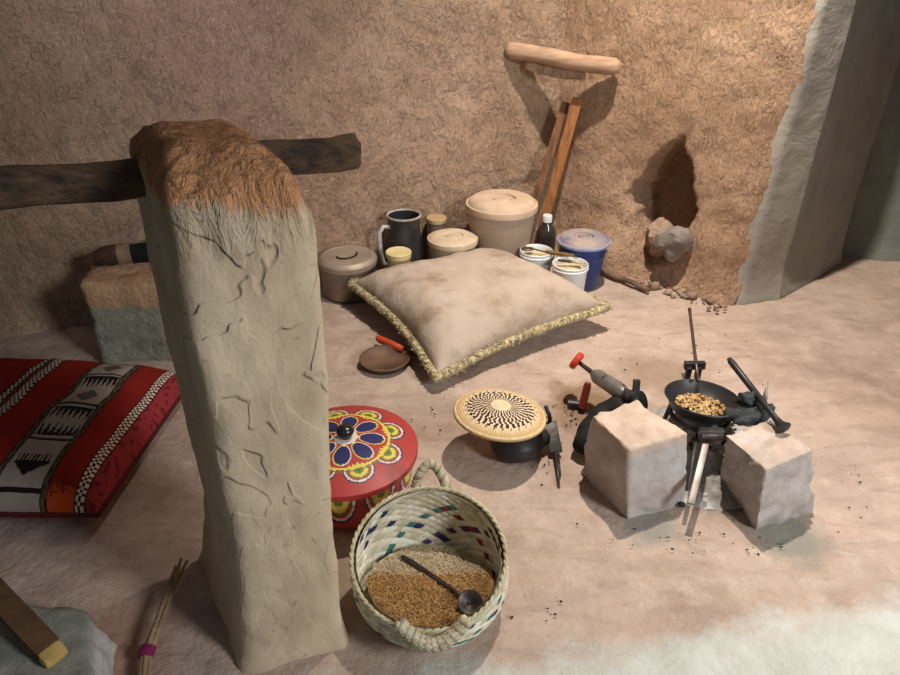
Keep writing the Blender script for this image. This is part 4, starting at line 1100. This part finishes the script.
# sticks with a magenta band
t = thing('stick_bundle', 'bundle of thin sticks tied with a magenta band left of the pillar foot', 'sticks', P(147, 655))
STK = mat('dry stick', srgb(176, 150, 116), srgb(128, 104, 78), 14, .8, .3, 60)
tie = P(147, 652, .02)
for k, (top, bot) in enumerate(((( 187, 561), (139, 690)), ((176, 566), (143, 690)), ((181, 559), (148, 690)))):
    a, c = P(*top, .045), P(*bot, .012)
    m_ = tie+Vector((.006*(k-1), 0, .003*(k % 2)))
    mb = MB(); mb.tube([a, a.lerp(m_, .5)+Vector((.004*(k-1), 0, 0)), m_, c], [.0035, .005, .0055, .0055], 8); mb.build('stick', STK, t, smooth=180)
dv = (P(187, 561, .045)-P(140, 690, .012)).normalized()
mb = MB(); mb.tube([tie-dv*.010, tie+dv*.010], .0145, 16, flat=.8); mb.build('band', mat('magenta tape', srgb(136, 30, 78), srgb(110, 24, 62), 30, .6), t)['label'] = 'magenta tape'
# mud lip of the raised floor behind the bundle

# ------------------------------------------------------------------ light
def spot(name, loc, target, energy, color, size=.04, angle=150, blend=.6):
    l = bpy.data.lights.new(name, 'SPOT'); l.energy = energy; l.color = color; l.shadow_soft_size = size; l.spot_size = R(angle); l.spot_blend = blend
    o = bpy.data.objects.new(name, l); COL.objects.link(o); o.location = loc
    o.rotation_euler = (Vector(target)-Vector(loc)).to_track_quat('-Z', 'Y').to_euler(); return o
def area(name, loc, target, energy, color, sx, sy):
    l = bpy.data.lights.new(name, 'AREA'); l.shape = 'RECTANGLE'; l.size = sx; l.size_y = sy; l.energy = energy; l.color = color
    o = bpy.data.objects.new(name, l); COL.objects.link(o); o.location = loc
    o.rotation_euler = (Vector(target)-Vector(loc)).to_track_quat('-Z', 'Y').to_euler(); return o
spot('ceiling_lamp', (.52, 1.82, 2.5), (1.15, 2.04, 0), 300, (1, .90, .79), .03, 101, 1.0)
area('daylight_opening', (1.95, -.5, 1.75), (.3, 1.0, .1), 56, (.94, .97, 1.0), .5, .8)
spot('violet_wall_fill', (-.6, .2, 2.3), (-.62, 2.2, 1.15), 75, (.92, .78, 1.0), .15, 40, 1.0)  # fill added to tint the back wall mauve, no known source
wd = bpy.data.worlds.new('ambient'); scene.world = wd; wd.use_nodes = True
bg = wd.node_tree.nodes['Background']; bg.inputs[0].default_value = (.62, .66, .74, 1); bg.inputs[1].default_value = .10

# ------------------------------------------------------------------ camera
cam = bpy.data.cameras.new('camera'); cam.sensor_width = 36; cam.lens = 36*F/900; cam.clip_start = .02
co = bpy.data.objects.new('camera', cam); COL.objects.link(co); co.location = (0, 0, H); co.rotation_euler = (PI/2-PITCH, 0, 0)
scene.camera = co
vs = scene.view_settings
vs.view_transform = 'Standard'; vs.look = 'None'; vs.exposure = 0.12; vs.gamma = 1.0; vs.use_curve_mapping = False
